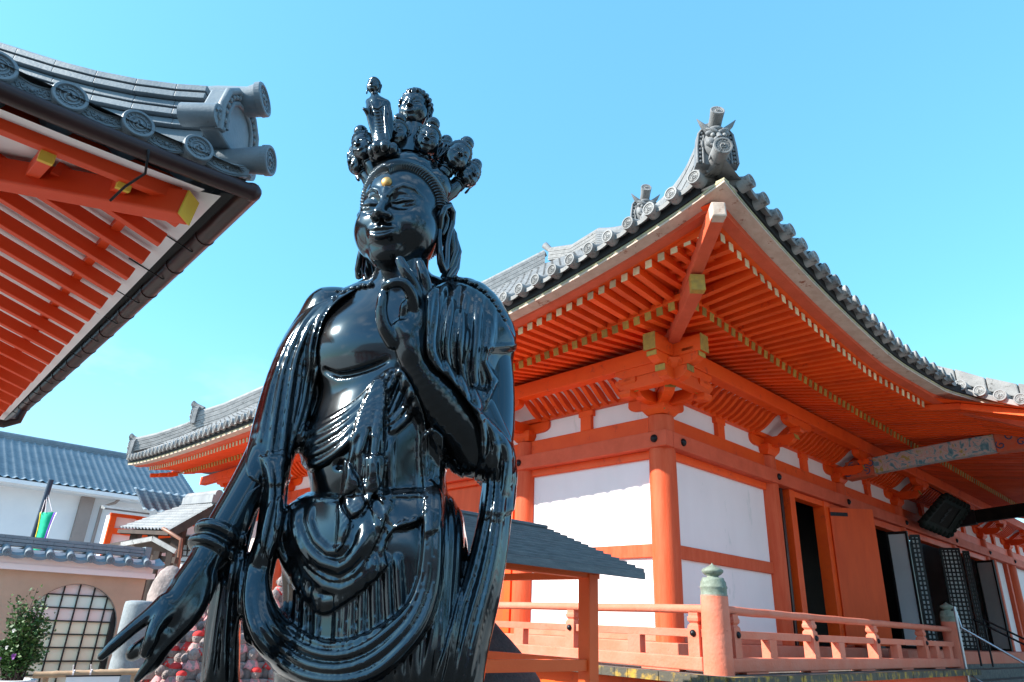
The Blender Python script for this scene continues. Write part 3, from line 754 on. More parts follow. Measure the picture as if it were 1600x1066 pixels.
for q in (2.0, 5.0, 8.0, 11.0, 14): m.box(-1.78, -1.56, q - .11, q + .11, 0, .86)
m.build('veranda_post', M['verm'], hall)
m = MB(); m.box(-.3, 25, -.3, 15.7, -.05, 1.1); m.build('foundation', M['dark'], hall)
m = MB(); m.box(6.5, 25, -.90, -.55, 1.19, 1.452); m.build('threshold_step', M['faded'], hall, .01)
# stairs to the porch
m = MB()
for i in range(6): m.box(7.0, 17.8, -.9 - .32 * (i + 1), -.9 - .32 * i + (.0 if i else .0), 0, 1.10 - .18 * i)
m.build('porch_stair', M['deck'], hall, .01)
# porch tie beams painted with waves, porch posts and lintel
def wave_mat():
    mt = bpy.data.materials.new('painted_wave_beam'); mt.use_nodes = True; N = mt.node_tree.nodes; Lk = mt.node_tree.links; b = N['Principled BSDF']; b.inputs['Roughness'].default_value = .6
    t = N.new('ShaderNodeTexCoord')
    n = N.new('ShaderNodeTexNoise'); n.inputs['Scale'].default_value = 4.2; n.inputs['Detail'].default_value = 4; n.inputs['Distortion'].default_value = 2.2; Lk.new(t.outputs['Object'], n.inputs[0])
    r = N.new('ShaderNodeValToRGB'); e = r.color_ramp.elements; e[0].position = .30; e[0].color = (.04, .16, .22, 1); e[1].position = .74; e[1].color = (.44, .33, .07, 1)
    for p, c in ((.40, (.14, .28, .32, 1)), (.47, (.46, .40, .38, 1)), (.53, (.46, .28, .24, 1)), (.58, (.45, .41, .39, 1)), (.65, (.30, .26, .07, 1))):
        q = e.new(p); q.color = c
    Lk.new(n.outputs[0], r.inputs[0]); Lk.new(r.outputs[0], b.inputs['Base Color']); return mt
M['wave'] = wave_mat()
def tie_beam(x, mat, endmat, name, zoff=0):
    m = MB(); rows = []
    def zc(y): 
        s = -y / 4.6
        return 4.99 + .27 * s - .12 * (1 - s) * s + .10 * math.sin(math.pi * s) + zoff
    ys = [-.2 - 4.4 * i / 16 for i in range(17)]
    def seg(ya, yb, w, h0, h1):
        rows = []
        k = 8
        for i in range(k + 1):
            y = lerp(ya, yb, i / k); z = zc(y)
            rows.append([(x - w, y, z - h0), (x + w, y, z - h0), (x + w, y, z + h1), (x - w, y, z + h1)])
        vs = [p for r in rows for p in r]
        return MB().add(vs, [(i * 4 + j, i * 4 + (j + 1) % 4, (i + 1) * 4 + (j + 1) % 4, (i + 1) * 4 + j) for i in range(k) for j in range(4)] + [(3, 2, 1, 0), (len(vs) - 4, len(vs) - 3, len(vs) - 2, len(vs) - 1)])
    o = seg(-.72, -2.98, .11, .17, .17).build(name, mat, hall, .02)
    for ya, yb in ((-.15, -.718), (-2.982, -4.5)):
        e = seg(ya, yb, .125, .20, .19).build('scroll_end', endmat, o, .015)
        for side in (-1, 1):
            s = MB()
            for k in range(6 if yb > -1 else 9):
                y0 = lerp(ya, yb, (k + .5) / (6 if yb > -1 else 9)); z0 = zc(y0) + (.07 if k % 2 else -.07)
                pts = []
                for i in range(14):
                    t = i / 13; a = t * 7.2 + k; r = .012 + .075 * t
                    pts.append((x + side * .126, y0 + r * math.cos(a), z0 + r * math.sin(a)))
                s.tube(pts, .012, 5)
            if endmat is not M['dark']: s.build('blue_scrolls', M['bluepaint'], o)
    return o
M['matteblack'] = paint('matte_dark_wood', (.014, .013, .012), (.024, .021, .019), 5, .9, .2, 30, spec=.1)
M['bluepaint'] = paint('blue_scroll_paint', (.03, .06, .16), (.05, .12, .22), 12, .6)
M['redpaint'] = paint('red_scroll_ground', (.55, .09, .035), (.48, .13, .07), 14, .65)
tie_beam(6.9, M['wave'], M['redpaint'], 'painted_tie_beam')
tie_beam(14.45, M['matteblack'], M['dark'], 'dark_tie_beam', -.10)
m = MB()
for x in (6.9, 10.35, 14.45, 18.0): m.box(x - .15, x + .15, -4.75, -4.45, 0, 4.95)
m.build('porch_posts', M['verm'], hall, .03, kind='stuff') if False else m.build('porch_post', M['verm'], hall, .03)
m = MB(); m.box(6.0, 19, -4.72, -4.48, 4.95, 5.2); m.build('porch_lintel', M['verm'], hall, .02)

# ---- hanging name plaque (dark carved board leaning out under the eave)
c4_ = lambda x, y: (1140 + x / 3.478, 640 + y / 3.478)
W0 = [hl(*c4_(1163, 462), 'R', -.85), hl(*c4_(1292, 528), 'R', -.85), hl(*c4_(1188, 684), 'R', -.35), hl(*c4_(1030, 618), 'R', -.35)]

plq = thing('name_plaque', 'dark carved wooden plaque tilted out from the beam under the front eave', 'plaque', (KB[0], KB[1], 0), ROTZ)
c_ = [Vector(p) for p in W0]
nrm = (c_[1] - c_[0]).cross(c_[3] - c_[0]).normalized()
if nrm.y > 0: nrm = -nrm
ctr = sum(c_, Vector()) / 4
inn = [ctr + (p - ctr) * .66 for p in c_]
m = MB(); m.hexa([p - nrm * .04 for p in inn], [p + nrm * .0 for p in inn]); m.build('board', M['matteblack'], plq)
m = MB()
for i in range(4):
    a, b, ai, bi = c_[i], c_[(i + 1) % 4], inn[i], inn[(i + 1) % 4]
    m.hexa([a - nrm * .05, b - nrm * .05, bi - nrm * .05, ai - nrm * .05], [a + nrm * .06, b + nrm * .06, bi + nrm * .02, ai + nrm * .02])
    for k in range(7):
        p = a.lerp(b, (k + .5) / 7); m.sphere(p + nrm * .03, .085, 8, 5)
m.build('carved_frame', paint('dark_green_carving', (.012, .014, .013), (.02, .032, .028), 9, .85, .3, 30, spec=.15), plq)
m = MB()
for k in range(3):
    p = inn[0].lerp(inn[1], .5).lerp(inn[3].lerp(inn[2], .5), .25 + .25 * k); ux = (c_[1] - c_[0]).normalized(); uy = (c_[3] - c_[0]).normalized()
    for (a, b, c, d) in ((-.10, 0, .10, 0), (0, -.12, 0, .12), (-.09, -.09, .02, .1), (.1, -.06, .03, .1)):
        m.beam(p + ux * a + uy * b + nrm * .01, p + ux * c + uy * d + nrm * .01, .025, .016, nrm)
m.build('lettering', M['dark'], plq)
for i in (0, 1):
    MB().tube([c_[i], c_[i] + Vector((0, .45, .35))], .012, 6).build('hanger', M['bolt'], plq)

# ---- veranda railing (a thing of its own)
rail = thing('veranda_railing', 'sun-faded red wooden railing with round top rail and copper-capped corner post round the veranda', 'railing', (KB[0], KB[1], 0), ROTZ)
def newel(x, y, r, name='corner_post'):
    m = MB(); m.lathe([(r * 1.02, DECK), (r, 1.3), (r * .97, 1.7), (r * .93, 1.985)], 26, (x, y, 0)); o = m.build(name, M['faded'], rail)
    m = MB(); r2 = r * .98
    r2 = r * .92; prof = [(r2, 1.965), (r2 * 1.02, 1.98), (r2 * .98, 1.995), (r2 * .98, 2.05), (r2 * 1.03, 2.06), (r2 * 1.03, 2.075), (r2 * .97, 2.085), (r2 * .95, 2.12), (r2 * .84, 2.145), (r2 * .80, 2.165), (r2 * .46, 2.17), (r2 * .42, 2.185), (r2 * .62, 2.20), (r2 * .80, 2.225), (r2 * .82, 2.245), (r2 * .66, 2.265), (r2 * .34, 2.285), (r2 * .12, 2.305), (.002, 2.325)]
    m.lathe(prof, 26, (x, y, 0)); m.build('copper_finial', M['copper'], o); return o
newel(-1.64, -1.64, .157); newel(6.70, -1.64, .15)
def rpost(side, t):
    m = MB(); o = -1.65
    prof = [(.062, 1.355), (.062, 1.545), (.062, 1.63), (.058, 1.665), (.040, 1.69), (.058, 1.715), (.060, 1.745), (.050, 1.77), (.050, 1.80)]
    vs = []
    for w, z in prof:
        w *= 1.15
        for (a, b) in ((-w, -w), (w, -w), (w, w), (-w, w)):
            p = P(side, t + a, o + b, z); vs.append(p)
    k = len(prof)
    m.add(vs, [(i * 4 + j, i * 4 + (j + 1) % 4, (i + 1) * 4 + (j + 1) % 4, (i + 1) * 4 + j) for i in range(k - 1) for j in range(4)])
    ob = m.build('baluster', M['faded'], rail, .004)
    MB().lathe([(.036, 0), (.034, .012), (.02, .024), (.0001, .03)], 12, P(side, t, o - .075, 1.59), axis=(-1, 0, 0) if side == 'L' else (0, -1, 0)).build('nail_cover', M['bolt'], ob)
def rstrut(side, t):
    a = P(side, t - .09, -1.71, 1.35); b = P(side, t + .09, -1.60, 1.55); MB().box(min(a[0], b[0]), max(a[0], b[0]), min(a[1], b[1]), max(a[1], b[1]), 1.35, 1.55).build('short_strut', M['faded'], rail, .006)
for side, t1, posts, struts in (('R', 6.60, (-1.33, .65, 2.77, 4.93), (-.5, 1.47, 3.65, 5.52, 6.25)), ('L', 16.9, (-1.40, .40, 2.2, 4.2, 6.2, 8.2, 10.2, 12.2, 14.2, 16.2), (-.59, 1.33, 3.2, 5.2, 7.2, 9.2, 11.2, 13.2, 15.2))):
    n = 24
    pts = [P(side, lerp(-1.52, t1, i / n), -1.65 + .004 * math.sin(i * 1.7), 1.838 + .003 * math.sin(i * 2.3)) for i in range(n + 1)]
    MB().tube(pts, .047, 12).build('top_rail', M['faded'], rail)
    a = P(side, -1.5, -1.69, 1.548); b = P(side, t1, -1.61, 1.632); MB().box(min(a[0], b[0]), max(a[0], b[0]), min(a[1], b[1]), max(a[1], b[1]), 1.548, 1.632).build('middle_rail', M['faded'], rail, .006)
    a = P(side, -1.5, -1.73, 1.20); b = P(side, t1, -1.57, 1.355); MB().box(min(a[0], b[0]), max(a[0], b[0]), min(a[1], b[1]), max(a[1], b[1]), 1.215, 1.356).build('base_rail', M['faded'], rail, .014)
    for t in posts: rpost(side, t)
    for t in struts: rstrut(side, t)
    m = MB(); t = -1.2
    while t < t1:
        a = P(side, t, -1.72, 1.19); b = P(side, t + .5, -1.58, 1.214); m.box(min(a[0], b[0]), max(a[0], b[0]), min(a[1], b[1]), max(a[1], b[1]), 1.195, 1.214); t += 1.6
    m.build('rail_shims', M['faded'], rail)

# ---- steel handrails by the porch stair
hr = thing('stair_handrail', 'slim stainless steel handrail sloping down beside the porch stair', 'handrail', (KB[0], KB[1], 0), ROTZ)
m = MB()
pa = hl(*c5(1220, 585), 'L', 6.45)
TOP = Vector((6.45, -1.98, 2.05)); 
top = Vector(hl(1491, 948, 'L', 6.42)); bot = Vector((top.x, top.y, 0))
MB().tube([bot, top], .024, 10).build('post', M['steel'], hr)
h1 = Vector(hl(*c5(1262, 700), 'L', 6.5)); h2 = Vector(hl(*c5(1600, 890), 'L', 6.5))
d = (h2 - h1); MB().tube([top - Vector((0, 0, .02)), h1, h2, h2 + d * 1.2], .021, 10).build('hand_bar', M['steel'], hr)
h1 = Vector(hl(*c5(1300, 955), 'L', 6.5)); MB().tube([h1 + Vector((0, .1, .08)), h1 + d * 1.6], .016, 8).build('lower_bar', M['steel'], hr)
hb = thing('dark_handrail', 'dark double handrail rising to the hall door beyond the steel rail', 'handrail', (KB[0], KB[1], 0), ROTZ)
for (x0, y0, x1, y1) in ((1318, 650, 1600, 790), (1380, 655, 1600, 760)):
    a = Vector(hl(*c5(x0, y0), 'L', 9.2)); b = Vector(hl(*c5(x1, y1), 'L', 9.2)); MB().tube([a, b, b + (b - a)], .02, 8).build('hand_bar', M['bolt'], hb)
    MB().tube([a, Vector((a.x, a.y, 1.19))], .02, 8).build('post', M['bolt'], hb)
# ================================================================== GROUND
M['ground'] = paint('grey_gravel_court', (.36, .33, .29), (.44, .41, .37), .8, .9, .5, 90, c3=(.25, .23, .21), s3=40, t3=.58)
g = MB(); g.add([(-900, -900, 0), (900, -900, 0), (900, 900, 0), (-900, 900, 0)], [(0, 1, 2, 3)]); go = g.build('ground', M['ground']); go['kind'] = 'structure'

M['path'] = paint('added_dark_sheet', (.045, .038, .032), (.072, .062, .053), 1.2, .85, .4, 60, c3=(.045, .04, .036), s3=22, t3=.58)  # unseen dark sheet, added to darken what the statue reflects
g = MB(); g.add([(-7, -13, .004), (11, -13, .004), (11, 2.7, .004), (-7, 2.7, .004)], [(0, 1, 2, 3)]); _c = [Vector(KB * np.array([1, 1, 0]) + RD * a + LD * b + np.array([0, 0, .004])) for a, b in ((4.2, -14), (24, -14), (24, -2.95), (4.2, -2.95))]
_c = [p + Vector((0, 0, .004)) for p in _c]; g.add(_c, [(0, 1, 2, 3)]); po = g.build('path', M['path']); po['kind'] = 'structure'  # second added patch cuts bounce light under the porch roof
# ================================================================== NEAR ROOF CORNER ON THE LEFT
PC = EYE + ray(395, 290) * 3.7
Z0 = PC[2]
gate = thing('gate_hall', 'small vermilion hall whose roof corner with gutter juts in from the left edge', 'temple', (PC[0], PC[1], 0), ROTZ)
def gp(px, py, n, off):
    """photo point on plane (point off*n) in the corner's coordinates"""
    nw = RD * n[0] + LD * n[1]; Q = onplane(px, py, PC + nw * off, nw); q = Q - PC; return Vector((q @ RD, q @ LD, Q[2]))
M['lbrafter'] = paint('vermilion_clean', (.72, .060, .008), (.66, .052, .007), 1.5, .5, .05, 30)
def gz(a): return Z0 - .050 - .075 * (1 - math.exp(-a / .8))       # front gutter drop with distance from corner
def gz2(a): return Z0 - .038 - .058 * a + .004 * a * a
# gutters
m = MB()
n = 26; vs = []
m.tube([(-.0 - 3.4 * i / n, -.01, gz(3.4 * i / n)) for i in range(n + 1)], .044, 14)
go_ = m.build('gutter', M['gutter'], gate)
m = MB(); m.tube([(.0, 6.2 * i / n, gz2(6.2 * i / n)) for i in range(n + 1)], .054, 14); m.sphere((0, -.005, Z0 - .045), .052, 12, 8); g2 = m.build('gutter', M['gutter'], gate)
for k in range(11):
    y = .62 + .47 * k
    m = MB(); m.tube([(0, y - .012, gz2(y)), (0, y + .012, gz2(y))], .059, 14); m.build('joint_collar', M['gutter'], g2)
    m = MB(); m.tube([(-.24, y + .12, gz2(y) + .0), (-.02, y + .12, gz2(y) - .062), (.05, y + .10, gz2(y) - .02), (.055, y + .1, gz2(y) + .06)], .0042, 6); m.build('gutter_hook', M['bolt'], g2)
m = MB(); m.tube([(-.53, .0, gz(.53) + .045), (-.53, -.06, gz(.53) - .02), (-.50, .03, gz(.53) - .09), (-.545, .16, gz(.53) - .13), (-.575, .24, gz(.53) - .19)], .0065, 8); m.build('gutter_hook', M['bolt'], go_)
y = 5.3
m = MB(); m.tube([(0, y, gz2(y) - .02), (-.02, y, gz2(y) - .16), (-.12, y, gz2(y) - .22), (-1.3, y, gz2(y) - .25)], .04, 12); m.build('downpipe', M['gutter'], g2)
# dark tile underside beside the gutters
m = MB()
m.hexa([(-.02, .06, Z0 - .05), (-.115, .115, Z0 - .05), (-.115, 6.2, Z0 - .26), (-.02, 6.2, Z0 - .26)], [(-.02, .06, Z0 + .03), (-.115, .115, Z0 + .03), (-.115, 6.2, Z0 - .16), (-.02, 6.2, Z0 - .16)])
m.hexa([(-3.4, .05, Z0 - .06), (-.06, .05, Z0 + .0), (-.11, .11, Z0 + .0), (-3.4, .11, Z0 - .06)], [(-3.4, .05, Z0 + .0), (-.06, .05, Z0 + .04), (-.11, .11, Z0 + .04), (-3.4, .11, Z0)])
m.build('underlay_board', M['dark'], gate)
# white soffit, two slopes meeting on the hip
SL = .30
def sof(d): return Z0 - .035 + SL * (d - .2)
def drop(a): return -.055 * max(0, a) + .0
m = MB()
rows = []
for i in range(12):
    a = .2 + .55 * i
    rows.append([(-.112, a - .088 if i == 0 else a, sof(.112) + drop(a)), (-.2, a, sof(.2) + drop(a)), (-a - .001, a, sof(a) + drop(a))])
m.grid(rows, False)
rows = []
for i in range(12):
    a = .2 + .3 * i
    rows.append([(-a, .105, sof(.105) - .075 * (1 - math.exp(-a / .8))), (-a, .2, sof(.2) - .075 * (1 - math.exp(-a / .8))), (-a, a + .001, sof(a) + drop(a))])
m.grid(rows, False)
m.build('white_soffit', M['soffitwhite'], gate)
# red front fascia
rows = []
for i in range(14):
    a = .27 + .25 * i
    zt_ = Z0 - .0 - .02 * (1 - math.exp(-a / .8)); 
    rows.append([(-a, .25, zt_ - .115), (-a, .25, zt_ + .02), (-a, .31, zt_ + .02), (-a, .31, zt_ - .115)])
m = MB(); vs = [p for r in rows for p in r]
m.add(vs, [(i * 4 + j, i * 4 + (j + 1) % 4, (i + 1) * 4 + (j + 1) % 4, (i + 1) * 4 + j) for i in range(13) for j in range(4)] + [(3, 2, 1, 0), (52, 53, 54, 55)])
m.build('front_fascia', M['lbrafter'], gate, .006)
m = MB(); m.beam((-.40, .35, sof(.4) - .02), (-.40, 6.2, sof(.4) - .32), .05, .10); m.build('rafter_tie_board', M['lbrafter'], gate)
# hip rafter with its yellow end
tip = gp(294, 325, (s2, s2), 0); inn_ = gp(0, 272, (s2, s2), 0)
dirh = (inn_ - tip).normalized()
far_ = tip + dirh * 4.2
h = MB().beam(tip, far_, .125, .15).build('hip_rafter', M['lbrafter'], gate, .012)
MB().beam(tip - dirh * .008, tip + dirh * .002, .124, .149).build('yellow_end', M['yellow'], h, .010)
# front jack rafters with yellow ends
for (px, py) in ((76, 240), (197, 284), (-45, 196)):
    a = gp(px, py, (0, 1), .29); b = a + Vector((0, 1.0, .30)); L = (-a.x - .29); b = a + (b - a) * max(.1, L)
    o = MB().beam(a, b, .062, .085).build('jack_rafter', M['lbrafter'], gate, .004); d = (a - b).normalized()
    MB().beam(a - d * .05, a + d * .004, .066, .089).build('yellow_end', M['yellow'], o, .003)
# long rafters on the other side
tipsz = lambda L: Z0 - .135 - .062 * (L - .4)
for k in range(22):
    y = .43 + .272 * k
    a = Vector((-.195, y, tipsz(y) + .004)); ln = min(y - .1, 2.6)
    b = a + Vector((-ln, 0, ln * .30)) 
    if y < .5: ln = .25; b = a + Vector((-ln, 0, ln * .30))
    MB().beam(a, b, .055, .082).build('rafter', M['lbrafter'], gate, .005)
# roof, ridge
M['lbtile'] = M['tileblue']
m = MB()
rows = [[(-.05 - a, -.02, Z0 + .06 - .05 * (1 - math.exp(-a / .8))) for a in (0, .5, 1, 2, 3.3)], [(-1.6 - a * .7, 1.55, Z0 + .75) for a in (0, .5, 1, 2, 3.3)]]
m.grid(rows, False)
m.grid([[(-.02, .05 + a, Z0 + .05 - .05 * a) for a in (0, 1, 2, 4, 6.2)], [(-1.6, 1.55 + a * .8, Z0 + .75) for a in (0, 1, 2, 4, 6.2)]], False)
m.build('roof', M['lbtile'], gate)
ds = [(-1.72, -.005), (-1.44, .004), (-1.16, .010), (-.885, .022), (-.595, .044), (-.308, .067)]
dm = tomoe_disc(.076, .22, 36).mesh('eave_tile_disc', M['lbtile'])
for x, z in ds: place('eave_tile_disc', dm, gate, (x, -.012, Z0 + z), (R_(-6), 0, 0))
xs = [d[0] for d in ds] + [-.03]; zs = [Z0 + d[1] for d in ds] + [Z0 + .125]
for i in range(len(ds)):
    rows = []; x0, x1, za, zb = xs[i] + .045, xs[i + 1] - (.045 if i < len(ds) - 1 else 0), zs[i], zs[i + 1]
    for j in range(13):
        t = j / 12; x = lerp(x0, x1, t); zc = lerp(za, zb, t) - .010 - .026 * math.sin(math.pi * t) + (.0 if i < len(ds) - 1 else -.03 * t)
        rows.append([(x, .012, zc - .040), (x, .012, zc + .034), (x, .07, zc + .05), (x, .45, zc + .17), (x, .45, zc + .1)])
    m = MB(); vs = [p for r in rows for p in r]
    m.add(vs, [(i_ * 5 + j, i_ * 5 + (j + 1) % 5, (i_ + 1) * 5 + (j + 1) % 5, (i_ + 1) * 5 + j) for i_ in range(12) for j in range(5)] + [(4, 3, 2, 1, 0), (60, 61, 62, 63, 64)])
    o = m.build('eave_pan_tile', M['lbtile'], gate)
    # vine relief on the hanging lip
    m = MB()
    def lipc(t): return Vector((lerp(x0, x1, t), .010, lerp(za, zb, t) - .012 - .026 * math.sin(math.pi * t) + (.0 if i < len(ds) - 1 else -.03 * t)))
    m.sphere(lipc(.5), .012, 8, 5); 
    for sgn in (-1, 1):
        m.tube([lipc(.5 + sgn * (.06 + .34 * q / 12)) + Vector((0, 0, .010 * math.sin(q * 1.1))) for q in range(13)], .0038, 5)
        for q in range(4):
            c = lipc(.5 + sgn * (.10 + .085 * q)); 
            m.tube([c + Vector((.010 * math.cos(w * .8 + q) * (1 - w / 9), 0, (.011 if q % 2 else -.011) + .010 * math.sin(w * .8 + q) * (1 - w / 9))) for w in range(8)], .003, 5)
    for e_ in (-.030, .028): m.tube([lipc(q / 8) + Vector((0, 0, e_)) for q in range(9)], .0028, 5)
    m.build('vine_relief', M['lbtile'], o)
# cover tile barrel rows behind discs
m = MB()
for x, z in ds: m.tube([(x, .06, Z0 + z), (x - .02, .5, Z0 + z + .19), (x - .03, .95, Z0 + z + .42)], .072, 12)
m.build('cover_tile_row', M['lbtile'], gate)
# corner tile with round end pointing out along the hip
m = MB(); c0 = Vector((-.20, .20, Z0 + .15)); c1_ = Vector((.035, -.035, Z0 + .165)); m.tube([c0, c0.lerp(c1_, .5), c1_], [.062, .066, .080], 20)
co = m.build('corner_tile', M['lbtile'], gate)
dd = tomoe_disc(.084, .03, 32); Q = Matrix.Translation(c1_ + Vector((.012, -.012, 0))) @ Matrix.Rotation(R_(45), 4, 'Z'); dd.v = [tuple(Q @ Vector(v)) for v in dd.v]; dd.build('crest_disc', M['lbtile'], co)
# hip ridge: layered thin tiles sweeping up to the scrolled end tile
hp = lambda px, py: gp(px, py, (s2, s2), 0)
tops = [hp(-160, 46), hp(0, 84), hp(60, 103), hp(118, 121), hp(180, 137), hp(240, 149), hp(300, 157), hp(345, 160)]
k = len(tops); hgt = .30
for c in range(5):
    m = MB(); rows = []
    for i, p in enumerate(tops):
        s = Vector((s2, s2, 0)); w = .12 + .012 * (c % 2) + .012 * (4 - c); zt_ = -.03 - .050 * c; zb_ = zt_ - .040
        rows.append([p + s * w + Vector((0, 0, zb_)), p - s * w + Vector((0, 0, zb_)), p - s * (w - .004) + Vector((0, 0, zt_)), p + s * (w - .004) + Vector((0, 0, zt_))])
    # split into separate tiles along the run
    for i in range(k - 1):
        for q in range(1):
            ta, tb_ = 0, 1
            A = [rows[i][j].lerp(rows[i + 1][j], ta) for j in range(4)]; B = [rows[i][j].lerp(rows[i + 1][j], tb_ - .006) for j in range(4)]
            if c % 2: 
                A = [x.lerp(y_, .18) for x, y_ in zip(A, B)] if (i == 0 and q == 0) else A
            m.add(A + B, [(0, 1, 2, 3), (7, 6, 5, 4), (0, 4, 5, 1), (1, 5, 6, 2), (2, 6, 7, 3), (3, 7, 4, 0)])
    m.build('ridge_course', M['lbtile'], gate, .003)
m = MB(); m.tube([p + Vector((0, 0, -.02)) for p in tops], .095, 16, flat=.8); m.build('ridge_cap', M['lbtile'], gate)
m = MB(); 
bq = [p + Vector((0, 0, -.28)) for p in tops]
for i in range(k - 1): m.hexa([bq[i] + Vector((s2, s2, 0)) * .09 - Vector((0, 0, .25)), bq[i] - Vector((s2, s2, 0)) * .09 - Vector((0, 0, .25)), bq[i + 1] - Vector((s2, s2, 0)) * .09 - Vector((0, 0, .1)), bq[i + 1] + Vector((s2, s2, 0)) * .09 - Vector((0, 0, .1))], [bq[i] + Vector((s2, s2, 0)) * .09, bq[i] - Vector((s2, s2, 0)) * .09, bq[i + 1] - Vector((s2, s2, 0)) * .09, bq[i + 1] + Vector((s2, s2, 0)) * .09])
m.build('ridge_bed', M['lbtile'], gate)
# scrolled end tile: its face looks out along the hip
E0 = hp(360, 203)
tube_tip = hp(410, 156)
ux = Vector((-s2, -s2, 0)); uz = Vector((0, 0, 1)); nf = Vector((s2, -s2, 0))      # face normal
out = [(-.21, -.17), (.21, -.17), (.235, -.02), (.20, .10), (.12, .175), (.0, .205), (-.12, .175), (-.20, .10), (-.235, -.02)]
m = MB(); m.prism(out, E0 - nf * .05, ux, uz, nf, .10); eo = m.build('scrolled_ridge_tile', M['lbtile'], gate, .012)
m = MB()
for sc, rr in ((.97, .022), (.66, .016)):
    m.tube([E0 + nf * .052 + ux * (p[0] * sc) + uz * (p[1] * sc) for p in [out[1], out[2], out[3], out[4], out[5], out[6], out[7], out[8], out[0]]], rr, 8)
m.build('raised_border', M['lbtile'], eo)
m = MB()
for i in range(19):
    t = i / 18 * 8; j = min(7, int(t)); pp = [out[1], out[2], out[3], out[4], out[5], out[6], out[7], out[8], out[0]]
    x = lerp(pp[j][0], pp[j + 1][0], t - j) * .82; z = lerp(pp[j][1], pp[j + 1][1], t - j) * .82; m.sphere(E0 + nf * .055 + ux * x + uz * z, .017, 8, 6)
m.build('beads', M['lbtile'], eo)
for sgn in (-1, 1):
    m = MB(); c = E0 + ux * (sgn * .235) + uz * -.10
    m.tube([c - nf * .14, c + nf * .055], .062, 16); m.tube([c + nf * .056 + ux * (.04 * math.cos(q * .7) * (1 - q / 12)) + uz * (.04 * math.sin(q * .7) * (1 - q / 12)) for q in range(11)], .010, 6)
    m.build('side_scroll', M['lbtile'], eo)
m = MB(); m.tube([E0 + uz * .17 - nf * .35, E0 + uz * .20 - nf * .1, E0.lerp(tube_tip, .5) + uz * .09, tube_tip], [.085, .085, .084, .095], 22)
to = m.build('perch_tube', M['lbtile'], gate)
dn = (tube_tip - (E0.lerp(tube_tip, .5) + uz * .09)).normalized(); dn = (dn + Vector((s2, -s2, 0)) * .5).normalized()
dd = tomoe_disc(.098, .03, 32); Q = Matrix.Translation(tube_tip + dn * .012) @ Vector((0, -1, 0)).rotation_difference(dn).to_matrix().to_4x4(); dd.v = [tuple(Q @ Vector(v)) for v in dd.v]; dd.build('crest_disc', M['lbtile'], to)
# posts and walls that carry it, left of the frame
m = MB()
for (x, y) in ((-2.6, 2.6), (-2.6, 6.0)): m.lathe([(.13, 0), (.13, Z0 + .45)], 20, (x, y, 0))
m.build('pillar', M['pillar'], gate)
m = MB(); m.box(-2.7, -2.5, 2.4, 6.2, Z0 + .30, Z0 + .52); m.box(-3.6, -2.4, 2.5, 2.7, Z0 + .3, Z0 + .52); m.build('eave_purlin', M['lbrafter'], gate)

# ================================================================== WHITE TILED BUILDING BEHIND, LEFT
def kawara(m, P0, ux, uy, nx, ny, px_, py_, amp=.045, step=.03):
    """wavy pan-tile slope: P0 corner, ux along the eave (unit), uy up the slope (unit), nx waves of px_, ny courses of py_"""
    P0 = Vector(P0); ux = Vector(ux); uy = Vector(uy); n = ux.cross(uy).normalized()
    if n.z < 0: n = -n
    prof = [0, .12, .25, .38, .5, .75, 1.0]; hh = [0, .75, 1, .75, 0, -.32, 0]
    us = [(i + p, h) for i in range(nx) for p, h in zip(prof[:-1], hh[:-1])] + [(nx, 0)]
    rows = []
    for c in range(ny):
        for v, off in ((c, step), (c + .985, 0)):
            rows.append([P0 + ux * (u * px_) + uy * (v * py_) + n * (h * amp + off) for u, h in us])
    return m.grid(rows, True)
BZ = EYE + ray(0, 790) * 24
bld = thing('storehouse', 'long white plastered storehouse with a wavy blue-grey tiled roof behind the arched wall', 'building', (BZ[0], BZ[1], 0), ROTZ)
M['bluetile'] = paint('blue_pan_tile', (.21, .265, .31), (.29, .345, .39), 1.2, .26, .05, 30)
M['bluewhite'] = paint('cool_white_wall', (.74, .76, .78), (.68, .70, .73), .8, .85)
m = MB(); sl_ = Vector((0, 4.0, 2.05)).normalized(); kawara(m, (-6, 0, 5.66), (1, 0, 0), sl_, 48, 17, .268, .265)
m.build('roof', M['bluetile'], bld)
m = MB(); m.box(-6, 6.86, -.06, .06, 5.50, 5.64); m.build('eave_gutter', M['bluewhite'], bld)
m = MB(); m.box(-6, 6.8, .06, .8, 5.45, 5.52); m.build('eave_soffit', M['bluewhite'], bld)
m = MB(); m.box(-6, 6.8, .8, 7.2, 0, 5.5); m.build('wall', M['bluewhite'], bld)
m = MB()
for c in range(4): m.box(-6.05, 4.9 - .02 * c, 3.98 - .16 + .02 * c, 4.02 + .2 - .02 * c, 7.56 + .075 * c, 7.62 + .075 * c)
m.tube([(-6.05, 4, 7.88), (4.95, 4, 7.88)], .10, 10)
m.build('ridge', M['tileblue'], bld)
m = MB(); m.hexa([(-6, 4, 5.5), (6.8, 4, 5.5), (6.8, 7.4, 5.5), (-6, 7.4, 5.5)], [(-6, 4, 7.6), (6.8, 4, 7.6), (6.8, 7.4, 5.6), (-6, 7.4, 5.6)]); m.build('rear_slope', M['tileblue'], bld)
M['browncol'] = paint('grey_brown_pilaster', (.30, .25, .23), (.26, .215, .20), 2, .8)
m = MB(); m.box(2.55, 3.0, .55, .81, 0, 5.45); m.build('pilaster', M['browncol'], bld)
m = MB(); m.tube([(3.75, .2, 5.5), (3.7, .45, 5.35), (3.3, .6, 5.15), (3.28, .62, 0)], .06, 8); m.build('downpipe', M['browncol'], bld)

